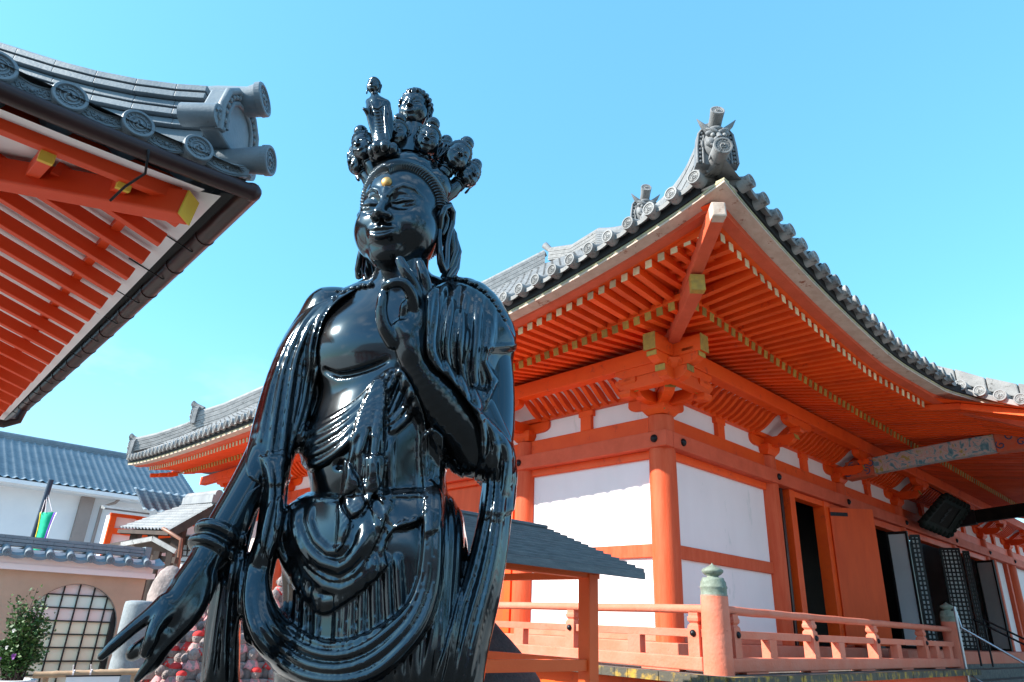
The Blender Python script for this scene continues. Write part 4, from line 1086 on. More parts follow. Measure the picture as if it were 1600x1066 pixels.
# ---- small red and white hall below it
SP = EYE + ray(205, 830) * 21.5
sh = thing('small_hall', 'low white hall with red framing and a tiled lean-to roof beyond the arched wall', 'building', (SP[0], SP[1], 0), ROTZ)
z = SP[2]
m = MB(); m.box(-.62, 3.6, .3, .7, 0, z + .45); m.build('wall', M['white'], sh)
for (a, b, c, d) in ((-.62, 3.6, z - .12, z + .06), (-.64, 3.6, z + .40, z + .5)): m = MB(); m.box(a, b, .2, .31, c, d); m.build('red_beam', M['verm'], sh)
for x in (-.63, .15, 1.3, 2.5, 3.4): m = MB(); m.box(x, x + .17, .18, .3, 0, z + .40); m.build('red_post', M['verm'], sh)
m = MB(); kawara(m, (.1, -.35, z + .62), (1, 0, 0), Vector((0, 1, .55)).normalized(), 15, 7, .27, .26); m.build('roof', M['bluetile'], sh)
m = MB(); m.hexa([(-.95, -.2, z + .53), (.35, -.2, z + .53), (.35, .25, z + .60), (-.95, .25, z + .60)], [(-.95, -.2, z + .58), (.35, -.2, z + .58), (.35, .25, z + .70), (-.95, .25, z + .70)]); m.build('porch_eave', M['tilepale'], sh)
m = MB()
for x in (1.6, 2.7): m.box(x, x + .55, .27, .305, z - .9, z - .2)
m.build('lattice_window', M['black'], sh)

# ---- gate with a sun-bleached tiled roof in front of it
M['palegate'] = paint('bleached_pan_tile', (.27, .28, .29), (.19, .20, .215), 2, .6)
M['darkwood'] = paint('dark_brown_timber', (.045, .030, .024), (.07, .048, .038), 5, .7, .2, 30)
def W_(px, py, d): return Vector(EYE + ray(px, py) * d)
gA, gB, gC, gD = W_(187, 826, 19), W_(266, 829, 17.2), W_(340, 786, 17.9), W_(292, 790, 19.6)
gb = Vector((gB.x, gB.y, 0))
gt = thing('roofed_gate', 'dark timber gate with a small sunlit grey tiled roof beside the main hall', 'gate', gb)
loc = lambda p: p - gb
m = MB(); rows = []
nrm_ = (gB - gA).cross(gD - gA).normalized(); nrm_ = nrm_ if nrm_.z > 0 else -nrm_
for c in range(9):
    for v, off in ((c / 9, .025), ((c + .98) / 9, 0)):
        row = []
        for i in range(91):
            u = i / 90; p = gA.lerp(gB, u).lerp(gD.lerp(gC, u), v); row.append(loc(p) + nrm_ * (.05 * max(-.3, math.sin(u * 15 * 2 * math.pi)) + off))
        rows.append(row)
m.grid(rows, True); m.build('roof', M['palegate'], gt)
m = MB(); m.beam(loc(gD) + Vector((0, 0, .1)), loc(gC) + Vector((0, 0, .1)), .3, .2); m.tube([loc(gD) + Vector((0, 0, .24)), loc(gC) + Vector((0, 0, .24))], .10, 10); m.build('ridge', M['palegate'], gt)
m = MB(); m.beam(loc(gB) + Vector((0, 0, -.10)), loc(gC) + Vector((0, 0, -.12)), .08, .20); m.beam(loc(gA) + Vector((0, 0, -.07)), loc(gB) + Vector((0, 0, -.07)), .08, .10); m.build('bargeboard', M['darkwood'], gt)
m = MB(); m.add([loc(gA) + Vector((0, 0, -.14)), loc(gB) + Vector((0, 0, -.14)), loc(gC) + Vector((0, 0, -.24)), loc(gD) + Vector((0, 0, -.24))], [(0, 1, 2, 3)]); m.build('soffit', M['darkwood'], gt)
for (px, py, d, w) in ((214, 832, 18.9, .22), (240, 834, 18.3, .2), (283, 824, 17.6, .24), (330, 800, 18.2, .24)):
    p = loc(W_(px, py, d)); m = MB(); m.box(p.x - w / 2, p.x + w / 2, p.y - w / 2, p.y + w / 2, 0, p.z); m.build('post', M['darkwood'], gt)
m = MB(); m.beam(loc(W_(205, 852, 18.6)), loc(W_(330, 842, 17.8)), .16, .2); m.build('cross_beam', M['darkwood'], gt)
m = MB(); m.beam(loc(W_(262, 868, 18)), loc(W_(318, 872, 17.8)), .04, 1.1); m.build('lattice_door', M['bluewhite'], gt)
m = MB()
for k in range(8): m.beam(loc(W_(262 + 8 * k, 846, 17.9)), loc(W_(258 + 8 * k, 890, 17.9)), .03, .03, (0, 1, 0))
for k in range(5): m.beam(loc(W_(262, 850 + 9 * k, 17.9)), loc(W_(320, 852 + 9 * k, 17.7)), .03, .03)
m.build('door_grid', M['darkwood'], gt)
# lower gabled canopy in front
kA, kR, kB = W_(190, 851, 14.8), W_(239, 842, 14.2), W_(275, 862, 14.0)
kb = Vector((kR.x, kR.y, 0)); loc = lambda p: p - kb
cp = thing('gabled_canopy', 'low timber canopy with a pale sloping bargeboard just behind the end of the tiled wall', 'canopy', kb)
bk = Vector((-.7, .75, .0)) * 1.6
m = MB(); m.beam(loc(kA), loc(kR), .05, .09); m.beam(loc(kR), loc(kB), .05, .09); m.build('bargeboard', M['tilepale'], cp)
m = MB()
for a, b in ((kA, kR), (kR, kB)): m.hexa([loc(a), loc(b), loc(b) + bk, loc(a) + bk], [loc(a) + Vector((0, 0, .06)), loc(b) + Vector((0, 0, .061)), loc(b) + bk + Vector((0, 0, .061)), loc(a) + bk + Vector((0, 0, .06))])
m.build('roof', M['darkwood'], cp)
for (px, py, d) in ((247, 862, 14.1), (268, 862, 14.1), (205, 856, 14.7)):
    p = loc(W_(px, py, d)); m = MB(); m.box(p.x - .06, p.x + .06, p.y - .06, p.y + .06, 0, p.z); m.build('post', M['darkwood'], cp)
m = MB(); m.beam(loc(W_(238, 872, 14.2)), loc(W_(276, 876, 14)), .1, .12); m.build('cross_beam', M['darkwood'], cp)
M['brownpipe'] = paint('copper_brown_pipe', (.30, .14, .09), (.24, .11, .07), 6, .4)
m = MB(); m.tube([loc(W_(255, 826, 15)), loc(W_(283, 843, 14.4)), loc(W_(279, 880, 14.4)), Vector((loc(W_(279, 880, 14.4)).x, loc(W_(279, 880, 14.4)).y, 0))], .04, 8); m.build('downpipe', M['brownpipe'], cp)

# ================================================================== GARDEN WALL WITH ARCHED WINDOW
WZ = EYE + ray(0, 900) * 11
gw = thing('garden_wall', 'tan plastered wall with a blue-grey tiled coping and an arched black-gridded window', 'wall', (WZ[0], WZ[1], 0), ROTZ)
M['tan'] = paint('tan_plaster', (.54, .37, .265), (.46, .315, .225), 1.5, .9, .15, 60)
AX, AZ, AR = 1.19, 1.22, .71
m = MB()
x0, x1, zt_ = -4.0, 2.2, 2.08
arc = [(AX + AR * math.cos(a), AZ + AR * math.sin(a)) for a in [math.pi * i / 24 for i in range(25)]]
def wallface(y):
    vs = []; fs = []
    for i in range(25):
        x, z = arc[i]; vs += [(x, y, z), (x, y, zt_)]
    for i in range(24): fs.append((i * 2, i * 2 + 1, i * 2 + 3, i * 2 + 2))
    return vs, fs
for y in (0, .24): m.add(*wallface(y))
m.box(x0, AX - AR, 0, .24, 0, zt_); m.box(AX + AR, x1, 0, .24, 0, zt_)
m.add([(p[0], y, p[1]) for p in arc for y in (0, .24)], [(i * 2, i * 2 + 1, i * 2 + 3, i * 2 + 2) for i in range(24)])
m.build('plaster_wall', M['tan'], gw)
m = MB(); m.box(x0, 2.3, -.14, .38, 2.08, 2.17); m.build('cornice', M['white'], gw)
m = MB()
m.tube([(p[0] * 1.0, .03, p[1]) for p in arc], .012, 6); m.build('arch_edge', M['browncol'], gw)
cols_ = [paint('pane_' + n, c, tuple(q * .93 for q in c), 1.5, .35) for n, c in (('pink', (.86, .74, .72)), ('green', (.78, .88, .78)), ('rose', (.86, .72, .66)), ('lemon', (.88, .82, .60)))]
win = MB(); 
dxp = .232
for i in range(-4, 5): win.box(AX + .02 + i * dxp - .010, AX + .02 + i * dxp + .010, .10, .13, .2, 1.95)
zr = [1.95 - .205 * k for k in range(9)]
for z in zr: win.box(AX - .75, AX + .75, .098, .128, z - .010, z + .010)
win.box(AX + .62, AX + .75, .06, .2, .1, 1.95)
wo_ = win.build('window_grid', M['black'], gw)
seq = [0, 1, 2, 3, 3, 3, 3, 3]
for k in range(8):
    m = MB(); m.box(AX - .76, AX + .76, .131, .15, zr[k] - .205 + .001, zr[k]); m.build('pane', cols_[seq[k]], wo_)
# coping
M['cop'] = M['tileblue']
m = MB()
for k in range(-13, 8):
    x = -.05 + .304 * k
    if x < -4: continue
    m.tube([(x, -.28, 2.325), (x, -.06, 2.42), (x, .1, 2.47)], .062, 12)
    rows = []
    for j in range(9):
        t = j / 8; xx = x + .304 * t; s = -.045 * math.sin(math.pi * t)
        rows.append([(xx, -.275, 2.315 + s - .03), (xx, -.275, 2.315 + s + .022), (xx, .1, 2.455 + s), (xx, .1, 2.40 + s)])
    vs = [p for r in rows for p in r]; m.add(vs, [(i * 4 + j, i * 4 + (j + 1) % 4, (i + 1) * 4 + (j + 1) % 4, (i + 1) * 4 + j) for i in range(8) for j in range(4)])
m.build('coping_tiles', M['cop'], gw)
dm = MB()
dm.lathe([(.062, .03), (.062, 0), (.052, -.004), (.046, .006), (.0001, .006)], 20, axis=(0, 1, 0), smooth=False)
for k in range(6): dm.sphere((.025 * math.cos(k * math.pi / 3), .004, .025 * math.sin(k * math.pi / 3)), .013, 6, 4)
dm.sphere((0, .004, 0), .012, 6, 4)
dme = dm.mesh('coping_disc', M['cop'])
for k in range(-13, 8): place('coping_disc', dme, gw, (-.05 + .304 * k, -.30, 2.325))
m = MB(); m.box(-4, 2.25, -.12, .32, 2.17, 2.40); m.build('coping_bed', M['white'], gw)
m = MB()
for c, (zz, w) in enumerate(((2.44, .17), (2.50, .15), (2.555, .13))):
    x = -4.0 + (.1 if c % 2 else 0)
    while x < 2.0: m.box(x, min(x + .295, 2.04), .06 - w, .06 + w, zz, zz + .05); x += .30
m.box(2.045, 2.15, -.10, .22, 2.42, 2.62)
m.build('coping_ridge', M['cop'], gw)

# ---- banner pole behind the wall
BP = EYE + ray(50, 833) * 13.5; BT = onplane(80, 750, BP, np.array([0, 1.0, 0]))
bn = thing('banner_pole', 'dark blue pole with a hanging green, purple and yellow banner behind the tiled wall', 'banner', (BP[0], BP[1], 0))
M['navy'] = paint('navy_pole', (.02, .035, .06), (.03, .045, .075), 5, .4)
m = MB(); m.tube([(0, 0, 0), (BT[0] - BP[0], BT[1] - BP[1], BT[2])], .05, 10); m.build('pole', M['navy'], bn)
bt = Vector((BT[0] - BP[0], BT[1] - BP[1], BT[2]))
m = MB(); m.tube([bt + Vector((0, 0, -.25)), bt + Vector((.26, -.1, -.62))], .006, 5); m.tube([bt + Vector((0, 0, -.25)), bt + Vector((.06, -.1, -.68))], .006, 5); m.tube([bt + Vector((0, 0, -.25)), bt + Vector((.14, -.1, -.66))], .006, 5); m.build('cord', M['white'], bn)
def strip(name, x0, x1, c, x2, x3, dz=0):
    rows = []
    for i in range(10):
        t = i / 9; rows.append([bt + Vector((lerp(x0, x2, t) , -.10 + .03 * math.sin(t * 5 + x0 * 9), -.66 - 1.05 * t + dz)), bt + Vector((lerp(x1, x3, t), -.10 + .03 * math.sin(t * 5 + x1 * 9), -.64 - 1.05 * t + dz))])
    o = MB().grid(rows).build(name, paint(name + '_cloth', c, tuple(q * .8 for q in c), 6, .8), bn)
    md = o.modifiers.new('Solidify', 'SOLIDIFY'); md.thickness = .004
strip('yellow_strip', .03, .05, (.75, .6, .06), .13, .14); strip('green_strip', .05, .29, (.0, .40, .22), .14, .28); strip('purple_strip', .29, .34, (.13, .05, .36), .28, .30); strip('white_strip', .34, .37, (.8, .8, .8), .30, .31)

# ---- round stone post at the wall's end
sp = EYE + ray(222, 935) * 8.6
M['granite'] = paint('grey_granite', (.26, .29, .31), (.20, .225, .24), 30, .8, .3, 90, c3=(.33, .36, .38), s3=80, t3=.6)
m = MB(); m.lathe([(.19, 0), (.185, 1.0), (.18, 1.05), (.185, 1.06), (.18, 1.62), (.172, 1.66), (.12, 1.675), (.0001, 1.68)], 28, (sp[0], sp[1], 0))
tag(m.build('stone_post', M['granite']), 'grey round granite post standing between the arched wall and the stone figures', 'post')

# ---- shrub in a pot
bp_ = EYE + ray(18, 1062) * 7.2
sb = thing('flowering_shrub', 'leafy green shrub with purple and white flowers in a white pot', 'plant', (bp_[0], bp_[1], 0))
zb = bp_[2]
m = MB(); m.lathe([(.16, 0), (.17, zb - .3), (.22, zb - .04), (.235, zb), (.21, zb + .005), (.205, zb - .04), (.0001, zb - .04)], 24); m.build('pot', M['bluewhite'], sb)
M['leaf1'] = paint('shrub_leaf', (.035, .085, .022), (.075, .15, .03), 9, .5)
rs = random.Random(3)
m = MB(); br = MB()
for k in range(80):
    a = rs.uniform(0, 6.28); sp_ = rs.uniform(.04, .27); top_ = Vector((sp_ * math.cos(a) - .02, sp_ * .8 * math.sin(a), zb + rs.uniform(.25, .78) * (1 - .9 * sp_) + (.42 if k % 9 == 0 else 0) * (1 if sp_ < .25 else .2)))
    b0 = Vector((rs.uniform(-.08, .08), rs.uniform(-.08, .08), zb - .02)); mid = b0.lerp(top_, .5) + Vector((0, 0, .08))
    br.tube([b0, mid, top_], [.008, .006, .002], 5)
    for q in range(70):
        t = rs.uniform(.15, 1); p = b0.lerp(mid, t * 2) if t < .5 else mid.lerp(top_, t * 2 - 1)
        p = p + Vector((rs.gauss(0, .035), rs.gauss(0, .035), rs.gauss(0, .03)))
        d = Vector((rs.gauss(0, 1), rs.gauss(0, 1), rs.uniform(-.2, 1))).normalized(); s = d.cross(Vector((rs.gauss(0, 1), rs.gauss(0, 1), rs.gauss(0, 1)))).normalized(); L = rs.uniform(.028, .055); w = L * .30
        m.add([p, p + d * L * .5 + s * w, p + d * L, p + d * L * .5 - s * w], [(0, 1, 2, 3)])
br.build('stems', M['darkwood'], sb); m.build('foliage', M['leaf1'], sb)
purp = paint('purple_petal', (.22, .06, .30), (.32, .10, .36), 30, .6); whit = paint('white_petal', (.8, .78, .74))
for (dx, dz, mt) in ((-.12, .40, 1), (-.12, .24, 1), (.10, .24, 1), (.02, .48, 0), (.0, .32, 0), (-.04, .2, 1)):
    m = MB(); c = Vector((dx + .05, -.30, zb + dz)); r = .034 if mt else .022
    for q in range(16):
        a = q * 2.4; e = .3 + .7 * (q % 4) / 3; d = Vector((math.cos(a) * e, -.6 + .3 * e, math.sin(a) * e)).normalized(); s = d.cross(Vector((0, 1, .2))).normalized()
        m.add([c, c + d * r * .6 + s * r * .22, c + d * r, c + d * r * .6 - s * r * .22], [(0, 1, 2, 3)])
    m.build('flower', purp if mt else whit, sb)

# ---- bamboo rail and a small notice
br0 = EYE + ray(53, 1055) * 7.6; br1 = EYE + ray(222, 1049) * 7.9
bb = thing('bamboo_rail', 'thin weathered bamboo pole rail tied with cord in front of the arched window', 'railing', (br0[0], br0[1], 0))
M['bamboo'] = paint('dry_bamboo', (.44, .29, .18), (.36, .23, .14), 4, .55, .1, 40)
d_ = Vector((br1[0] - br0[0], br1[1] - br0[1], br1[2] - br0[2])); 
m = MB(); pts = []; rad = []
for i in range(31):
    pts.append(Vector((0, 0, br0[2])) + d_ * (i / 30)); rad.append(.038 if i % 6 == 0 else .033)
m.tube(pts, rad, 12); m.build('pole', M['bamboo'], bb)
for t in (.1, .92):
    p = d_ * t + Vector((0, 0, br0[2])); MB().tube([(p.x, p.y + .03, 0), (p.x, p.y + .03, p.z - .03)], .03, 10).build('stake', M['bamboo'], bb)
for t in (.36, .52):
    p = d_ * t + Vector((0, 0, br0[2])); m = MB(); m.tube([p - d_.normalized() * .008, p + d_.normalized() * .008], .040, 12); m.tube([p + Vector((0, -.03, .03)), p + Vector((0, -.05, .09))], .006, 5); m.build('tie', M['white'], bb)
nb = EYE + ray(148, 1066) * 7.4
nt_ = thing('notice_board', 'small blank white notice board below the bamboo rail', 'sign', (nb[0], nb[1], 0), ROTZ)
m = MB(); m.box(-.28, .24, 0, .02, nb[2] - .3, nb[2] + .055); m.build('panel', M['bluewhite'], nt_); m = MB(); m.box(-.29, .25, -.006, .026, nb[2] + .055, nb[2] + .068); m.box(-.03, .0, .021, .05, 0, nb[2] - .05); m.build('frame', M['bolt'], nt_)

# ================================================================== STONE FIGURES WITH BIBS
M['stone'] = paint('rough_grey_stone', (.34, .27, .25), (.20, .165, .155), 9, .95, .6, 25, c3=(.40, .35, .32), s3=26, t3=.58)
M['bibred'] = paint('red_bib', (.62, .045, .04), (.50, .035, .035), 8, .85, .2, 60)
M['bibpink'] = paint('faded_pink_bib', (.66, .30, .30), (.56, .22, .22), 8, .85, .2, 60)
TC = EYE + ray(402, 1000) * 9.6
mound = thing('stepped_mound', 'stepped stone mound carrying rows of small stone figures behind the statue', 'plinth', (TC[0], TC[1], 0), ROTZ)
tiers = []
for k in range(8):
    hw = 1.45 - .15 * k; z1 = .42 + .19 * k
    m = MB(); m.box(-hw, hw, -hw * .8 + .3, 1.5, z1 - .19 if k else 0, z1); m.build('tier', M['stone'], mound, .02); tiers.append((hw, -hw * .8 + .3, z1))
def jizo_meshes(seed, s=1.0):
    r = random.Random(seed); b = MB()
    prof = [(.098, 0), (.115, .03), (.118, .11), (.112, .2), (.085, .255), (.05, .28)]
    rows = []
    for q, (rr, z) in enumerate(prof):
        rows.append([(rr * (1 + .10 * math.sin(3 * a + seed + q)) * math.cos(a), rr * .85 * (1 + .08 * math.sin(2 * a + seed * 2 + q)) * math.sin(a), z) for a in [2 * math.pi * i / 18 for i in range(18)]])
    b.grid(rows, True, True)
    b.sphere((0, -.01, .345), .088, 16, 12, (.92, .95, 1.1))
    b.sphere((0, -.095, .335), .016, 8, 6, (1, 1, 1.4))
    for sx in (-1, 1): b.sphere((sx * .086, 0, .345), .022, 8, 6, (.5, 1, 1.6)); b.sphere((sx * .034, -.088, .36), .012, 6, 4, (1.4, .6, .5))
    b.sphere((0, -.087, .30), .014, 6, 4, (1.6, .6, .5))
    for sx in (-1, 1): b.sphere((sx * .04, -.095, .16), .035, 8, 6, (.9, .6, 1))
    bib = MB(); rows = []
    for i in range(13):
        a = -math.pi / 2 + (i - 6) / 6 * 1.25
        rows.append([((.068 + (.072) * t + .006 * math.sin(i * 2.6 + seed) * t) * math.cos(a), (.060 + .07 * t + .008 * math.sin(i * 2.6 + seed) * t) * math.sin(a), .275 - (.135 + .02 * math.cos(i * .9)) * t + .0) for t in (0, .3, .6, 1)])
    bib.grid(rows, True)
    cap = MB(); cap.lathe([(.092, .375), (.094, .395), (.085, .42), (.06, .445), (.02, .458), (.0001, .46)], 18, (0, .004, 0))
    return b.mesh('stone_figure', M['stone']), bib, cap
protos = []
for sd_ in (1, 2, 3):
    b, bib, cap = jizo_meshes(sd_)
    protos.append((b, {c: bib.mesh('bib', M[c]) for c in ('bibred', 'bibpink')}, cap.mesh('cap', M['bibred'])))
desc = ['on the mound', ]
cnt = {}
def jizo(x, y, z, s, kind, bibc, cap, label, rz):
    o = thing('stone_figure', label, 'stone figure', (0, 0, 0), 0, 'small stone figures with cloth bibs on the mound')
    w = TC + RD * x + LD * y; o.location = (w[0], w[1], z); o.rotation_euler = (0, 0, ROTZ + rz); o.scale = (s, s, s)
    pb, pbib, pcap = protos[kind]
    place('body', pb, o)
    if bibc:
        k = place('bib', pbib[bibc], o); md = k.modifiers.new('Solidify', 'SOLIDIFY'); md.thickness = .006
    if cap: place('cap', pcap, o)
words = ['lowest', 'second', 'third', 'fourth', 'fifth', 'sixth', 'seventh', 'top']
jr = random.Random(11)
for k, (hw, yf, z1) in enumerate(tiers):
    n = max(2, int(hw * 2 / .235))
    for i in range(n):
        x = -hw + .12 + (2 * hw - .24) * i / (n - 1); bibc = 'bibred' if (i + k) % 3 == 0 else 'bibpink'
        cap = (i * 2 + k) % 4 == 1
        cn = 'red' if bibc == 'bibred' else 'pink'
        place_w = 'left end' if i == 0 else 'right end' if i == n - 1 else ['', 'second from left', 'third from left', 'fourth from left', 'fifth from left', 'sixth from left', 'seventh from left', 'eighth from left', 'ninth from left', 'tenth from left', 'eleventh from left', 'twelfth from left', 'thirteenth from left'][i]
        jizo(x, yf + .13, z1, .72 + jr.uniform(-.1, .12), (i + k) % 3, bibc, cap, f'stone figure, {cn} bib{", red cap" if cap else ""}, {words[k]} mound step, {place_w}', jr.uniform(-.3, .3) - .5)
for k, (hw, yf, z1) in enumerate(tiers):
    q = yf + .37; i = 0
    while q < 1.4:
        bibc = 'bibred' if (i + k) % 4 == 0 else 'bibpink'; cap = (i + 2 * k) % 4 == 2
        cn = 'red' if bibc == 'bibred' else 'pink'
        jizo(-hw + .12, q, z1, .72 + jr.uniform(-.1, .12), (i + 2 * k) % 3, bibc, cap, f'stone figure, {cn} bib{", red cap" if cap else ""}, {words[k]} mound step, left side, {["nearest", "second back", "third back", "fourth back", "fifth back", "sixth back", "seventh back", "eighth back", "ninth back", "tenth back"][i]}', jr.uniform(-.3, .3) - .9); q += .235; i += 1
tz = tiers[-1][2]
t0 = EYE + ray(262, 918) * 9.3; q = t0 - TC
m = MB(); m.lathe([(.15, tz - 1.0), (.19, tz - .6), (.22, t0[2] - .1), (.20, t0[2] + .06), (.15, t0[2] + .20), (.07, t0[2] + .27), (.0001, t0[2] + .285)], 20)
for v in range(len(m.v)):
    x, y, z = m.v[v]; f = 1 + .06 * math.sin(5 * math.atan2(y, x) + z * 9) + .05 * math.sin(z * 23); m.v[v] = (x * f, y * f * .8, z)
m.v = [(x + t0[0], y + t0[1], z) for x, y, z in m.v]
tag(m.build('carved_stone', M['stone']), 'tall rounded boulder carved as a standing figure, left of the small stone figures', 'stone figure')

# ================================================================== SLATTED-ROOF SHELTER
SZ = EYE + ray(922, 893) * 6.0
sr = thing('slatted_shelter', 'small orange-framed open shelter with a dark blue slatted roof beside the statue', 'shelter', (SZ[0], SZ[1], 0), ROTZ)
M['slat'] = paint('blue_grey_slat', (.075, .088, .10), (.13, .145, .158), 6, .5, .2, 50, (1, 8, 8))
m_ = lambda: MB()
for (x, y) in ((0.0, .02), (-1.30, .02), (0, 1.58), (-1.30, 1.58)):
    MB().box(x - .062, x + .062, y - .062, y + .062, 0, 2.03).build('post', M['shelter'], sr, .006)
for y in (.02, 1.58): MB().box(-1.7, .10, y - .05, y + .05, 1.995, 2.055).build('head_rail', M['shelter'], sr, .004)
for x in (-1.30, 0): MB().box(x - .045, x + .045, .083, 1.517, 1.99, 2.05).build('head_rail', M['shelter'], sr, .004)
for y in (.02, 1.58): MB().box(-1.238, -.063, y - .04, y + .04, 1.265, 1.352).build('low_rail', M['shelter'], sr, .004)
for x in (-1.30, 0): MB().box(x - .04, x + .04, .083, 1.517, 1.265, 1.352).build('low_rail', M['shelter'], sr, .004)
r0, r1 = Vector((0, -.36, 2.045)), Vector((0, .80, 2.47)); nsl = 13
for sgn in (0, 1):
    for i in range(nsl):
        a = r0.lerp(r1, i / nsl); b = r0.lerp(r1, (i + 1.12) / nsl)
        if sgn: a = Vector((0, 1.60 - a.y, a.z)); b = Vector((0, 1.60 - b.y, b.z))
        m = MB(); up_ = Vector((0, 0, .03))
        A = [Vector((-1.75, a.y, a.z + .018)), Vector((.30, a.y, a.z + .018)), Vector((.30, b.y, b.z - .014)), Vector((-1.75, b.y, b.z - .014))]
        m.hexa(A, [p + up_ for p in A]); m.build('roof_slat', M['slat'], sr, .002)
MB().box(-1.75, .20, .70, .90, 2.485, 2.515).build('ridge_board', M['slat'], sr, .006)
MB().box(-1.75, .28, -.385, -.365, 2.0, 2.06).build('eave_board', M['slat'], sr, .003)
for x in (-1.6, .20):
    m = MB(); m.beam((x, -.30, 2.035), (x, .78, 2.43), .06, .05); m.beam((x, 1.90, 2.035), (x, .82, 2.43), .06, .05); m.build('roof_rafter', M['shelter'], sr)
bk_ = EYE + ray(752, 1030) * 6.9
M['darkrock'] = paint('dark_granite', (.045, .043, .045), (.075, .07, .072), 30, .8, .5, 70, c3=(.11, .105, .105), s3=60, t3=.58)
m = MB(); rows = []
for i in range(22):
    t = i / 21; z = 1.0 + .66 * t; r = (.62 * (1 - t) ** .75 + .02) if t > .12 else lerp(.52, .62 * .88 ** .75 + .02, t / .12)
    rows.append([(bk_[0] + r * (1 + .05 * math.sin(3 * a + 1) + .025 * math.sin(7 * a + z * 8)) * math.cos(a), bk_[1] + r * (1 + .05 * math.sin(3 * a + 1)) * math.sin(a), z + .015 * math.sin(5 * a + z * 11)) for a in [2 * math.pi * j / 32 for j in range(32)]])
m.grid(rows, True, True)
m.lathe([(.38, 0), (.34, .5), (.42, 1.02)], 24, (bk_[0], bk_[1], 0))
tag(m.build('offering_stone', M['darkrock']), 'dark conical granite stone standing under the slatted shelter', 'stone')

# ================================================================== TREES BEHIND THE VIEWER (they show in the lacquer)
M['leafA'] = paint('broad_leaf', (.05, .10, .02), (.10, .16, .03), 2.0, .5)
M['bark'] = paint('bark', (.09, .065, .05), (.13, .10, .08), 8, .9, .4, 20)
def tree(x, y, hgt, rad, seed, label):
    r = random.Random(seed); t = thing('tree', label, 'tree', (x, y, 0), 0, 'trees round the court')
    tr = MB(); tr.tube([(0, 0, 0), (.1, .05, hgt * .25), (-.05, .1, hgt * .5), (.05, 0, hgt * .8)], [.28, .22, .16, .05], 10)
    lf = MB(); cl = []
    for k in range(15):
        a = r.uniform(0, 6.28); z = hgt * r.uniform(.35, .95); q = rad * r.uniform(.3, 1) * (1.1 - abs(z / hgt - .6)); e = Vector((q * math.cos(a), q * math.sin(a), z)); s = Vector((0, 0, z * .7))
        tr.tube([s, s.lerp(e, .6) + Vector((0, 0, .2)), e], [.09, .05, .015], 6); cl.append((e, r.uniform(.6, 1.15)))
    for e, cr_ in cl:
        for q in range(170):
            d = Vector((r.gauss(0, 1), r.gauss(0, 1), r.gauss(0, .8))); d = d.normalized() * cr_ * r.uniform(.4, 1); p = e + d
            a = Vector((r.gauss(0, 1), r.gauss(0, 1), r.gauss(0, 1))).normalized(); b = a.cross(Vector((r.gauss(0, 1), r.gauss(0, 1), r.gauss(0, 1)))).normalized(); L = r.uniform(.12, .24)
            lf.add([p, p + a * L * .5 + b * L * .25, p + a * L, p + a * L * .5 - b * L * .25], [(0, 1, 2, 3)])
    tr.build('trunk', M['bark'], t); lf.build('crown', M['leafA'], t)
tree(4.6, -3.6, 7.5, 2.8, 5, 'broad-leaved tree behind the viewer, right of the court')
tree(9.5, -1.5, 8.5, 3.0, 8, 'tall broad-leaved tree at the right side of the court')

oh = thing('reflection_hall', 'low red and white hall added behind the viewer for the statue to reflect', 'temple', (-2, -15, 0), R_(8))  # unseen hall, put in to give the lacquer reddish reflections
m = MB(); m.box(-11, 9, -6, 0, 0, 3.6); m.build('wall', M['white'], oh)
for k in range(11): m = MB(); m.box(-11 + 2 * k - .14, -11 + 2 * k + .14, .0, .16, 0, 3.6); m.build('pillar', M['pillar'], oh)
for z in (.3, 1.9, 3.35): m = MB(); m.box(-11.1, 9.1, .02, .12, z, z + .25); m.build('rail', M['verm'], oh)
m = MB(); m.hexa([(-12.5, 1.8, 3.7), (10.5, 1.8, 3.7), (10.5, -7.8, 3.7), (-12.5, -7.8, 3.7)], [(-9.5, -2.6, 6.4), (7.5, -2.6, 6.4), (7.5, -3.4, 6.4), (-9.5, -3.4, 6.4)]); m.build('roof', M['tile'], oh)
# ================================================================== BLACK LACQUERED KANNON STATUE
M['lacq'] = paint('black_lacquer', (.0035, .0035, .004), None, rough=.075, spec=.75)
def lacquer():
    m = bpy.data.materials.new('glossy_black_lacquer'); m.use_nodes = True; N = m.node_tree.nodes; Lk = m.node_tree.links; b = N['Principled BSDF']
    b.inputs['Base Color'].default_value = (.004, .004, .0045, 1); b.inputs['Roughness'].default_value = .1; b.inputs['IOR'].default_value = 1.74; b.inputs['Specular Tint'].default_value = (.72, .88, 1, 1)
    t = N.new('ShaderNodeTexCoord'); n = N.new('ShaderNodeTexNoise'); n.inputs['Scale'].default_value = 9; n.inputs['Detail'].default_value = 3; Lk.new(t.outputs['Object'], n.inputs[0])
    bp = N.new('ShaderNodeBump'); bp.inputs['Strength'].default_value = .02; bp.inputs['Distance'].default_value = .02; Lk.new(n.outputs[0], bp.inputs['Height']); Lk.new(bp.outputs[0], b.inputs['Normal'])
    r = N.new('ShaderNodeMapRange'); r.inputs[1].default_value = .35; r.inputs[2].default_value = .75; r.inputs[3].default_value = .09; r.inputs[4].default_value = .20
    n2 = N.new('ShaderNodeTexNoise'); n2.inputs['Scale'].default_value = 5; n2.inputs['Detail'].default_value = 6; Lk.new(t.outputs['Object'], n2.inputs[0]); Lk.new(n2.outputs[0], r.inputs[0]); Lk.new(r.outputs[0], b.inputs['Roughness'])
    return m
M['lacq'] = lacquer()
SD = 2.5
def SP_(px, py, w=0.0):
    r = ray(px, py); t = (SD - w) / r[1]; return EYE + r * t
def mpp(px, py, w=0.0): return (SD - w) / ray(px, py)[1] / F        # metres per photo pixel at that depth
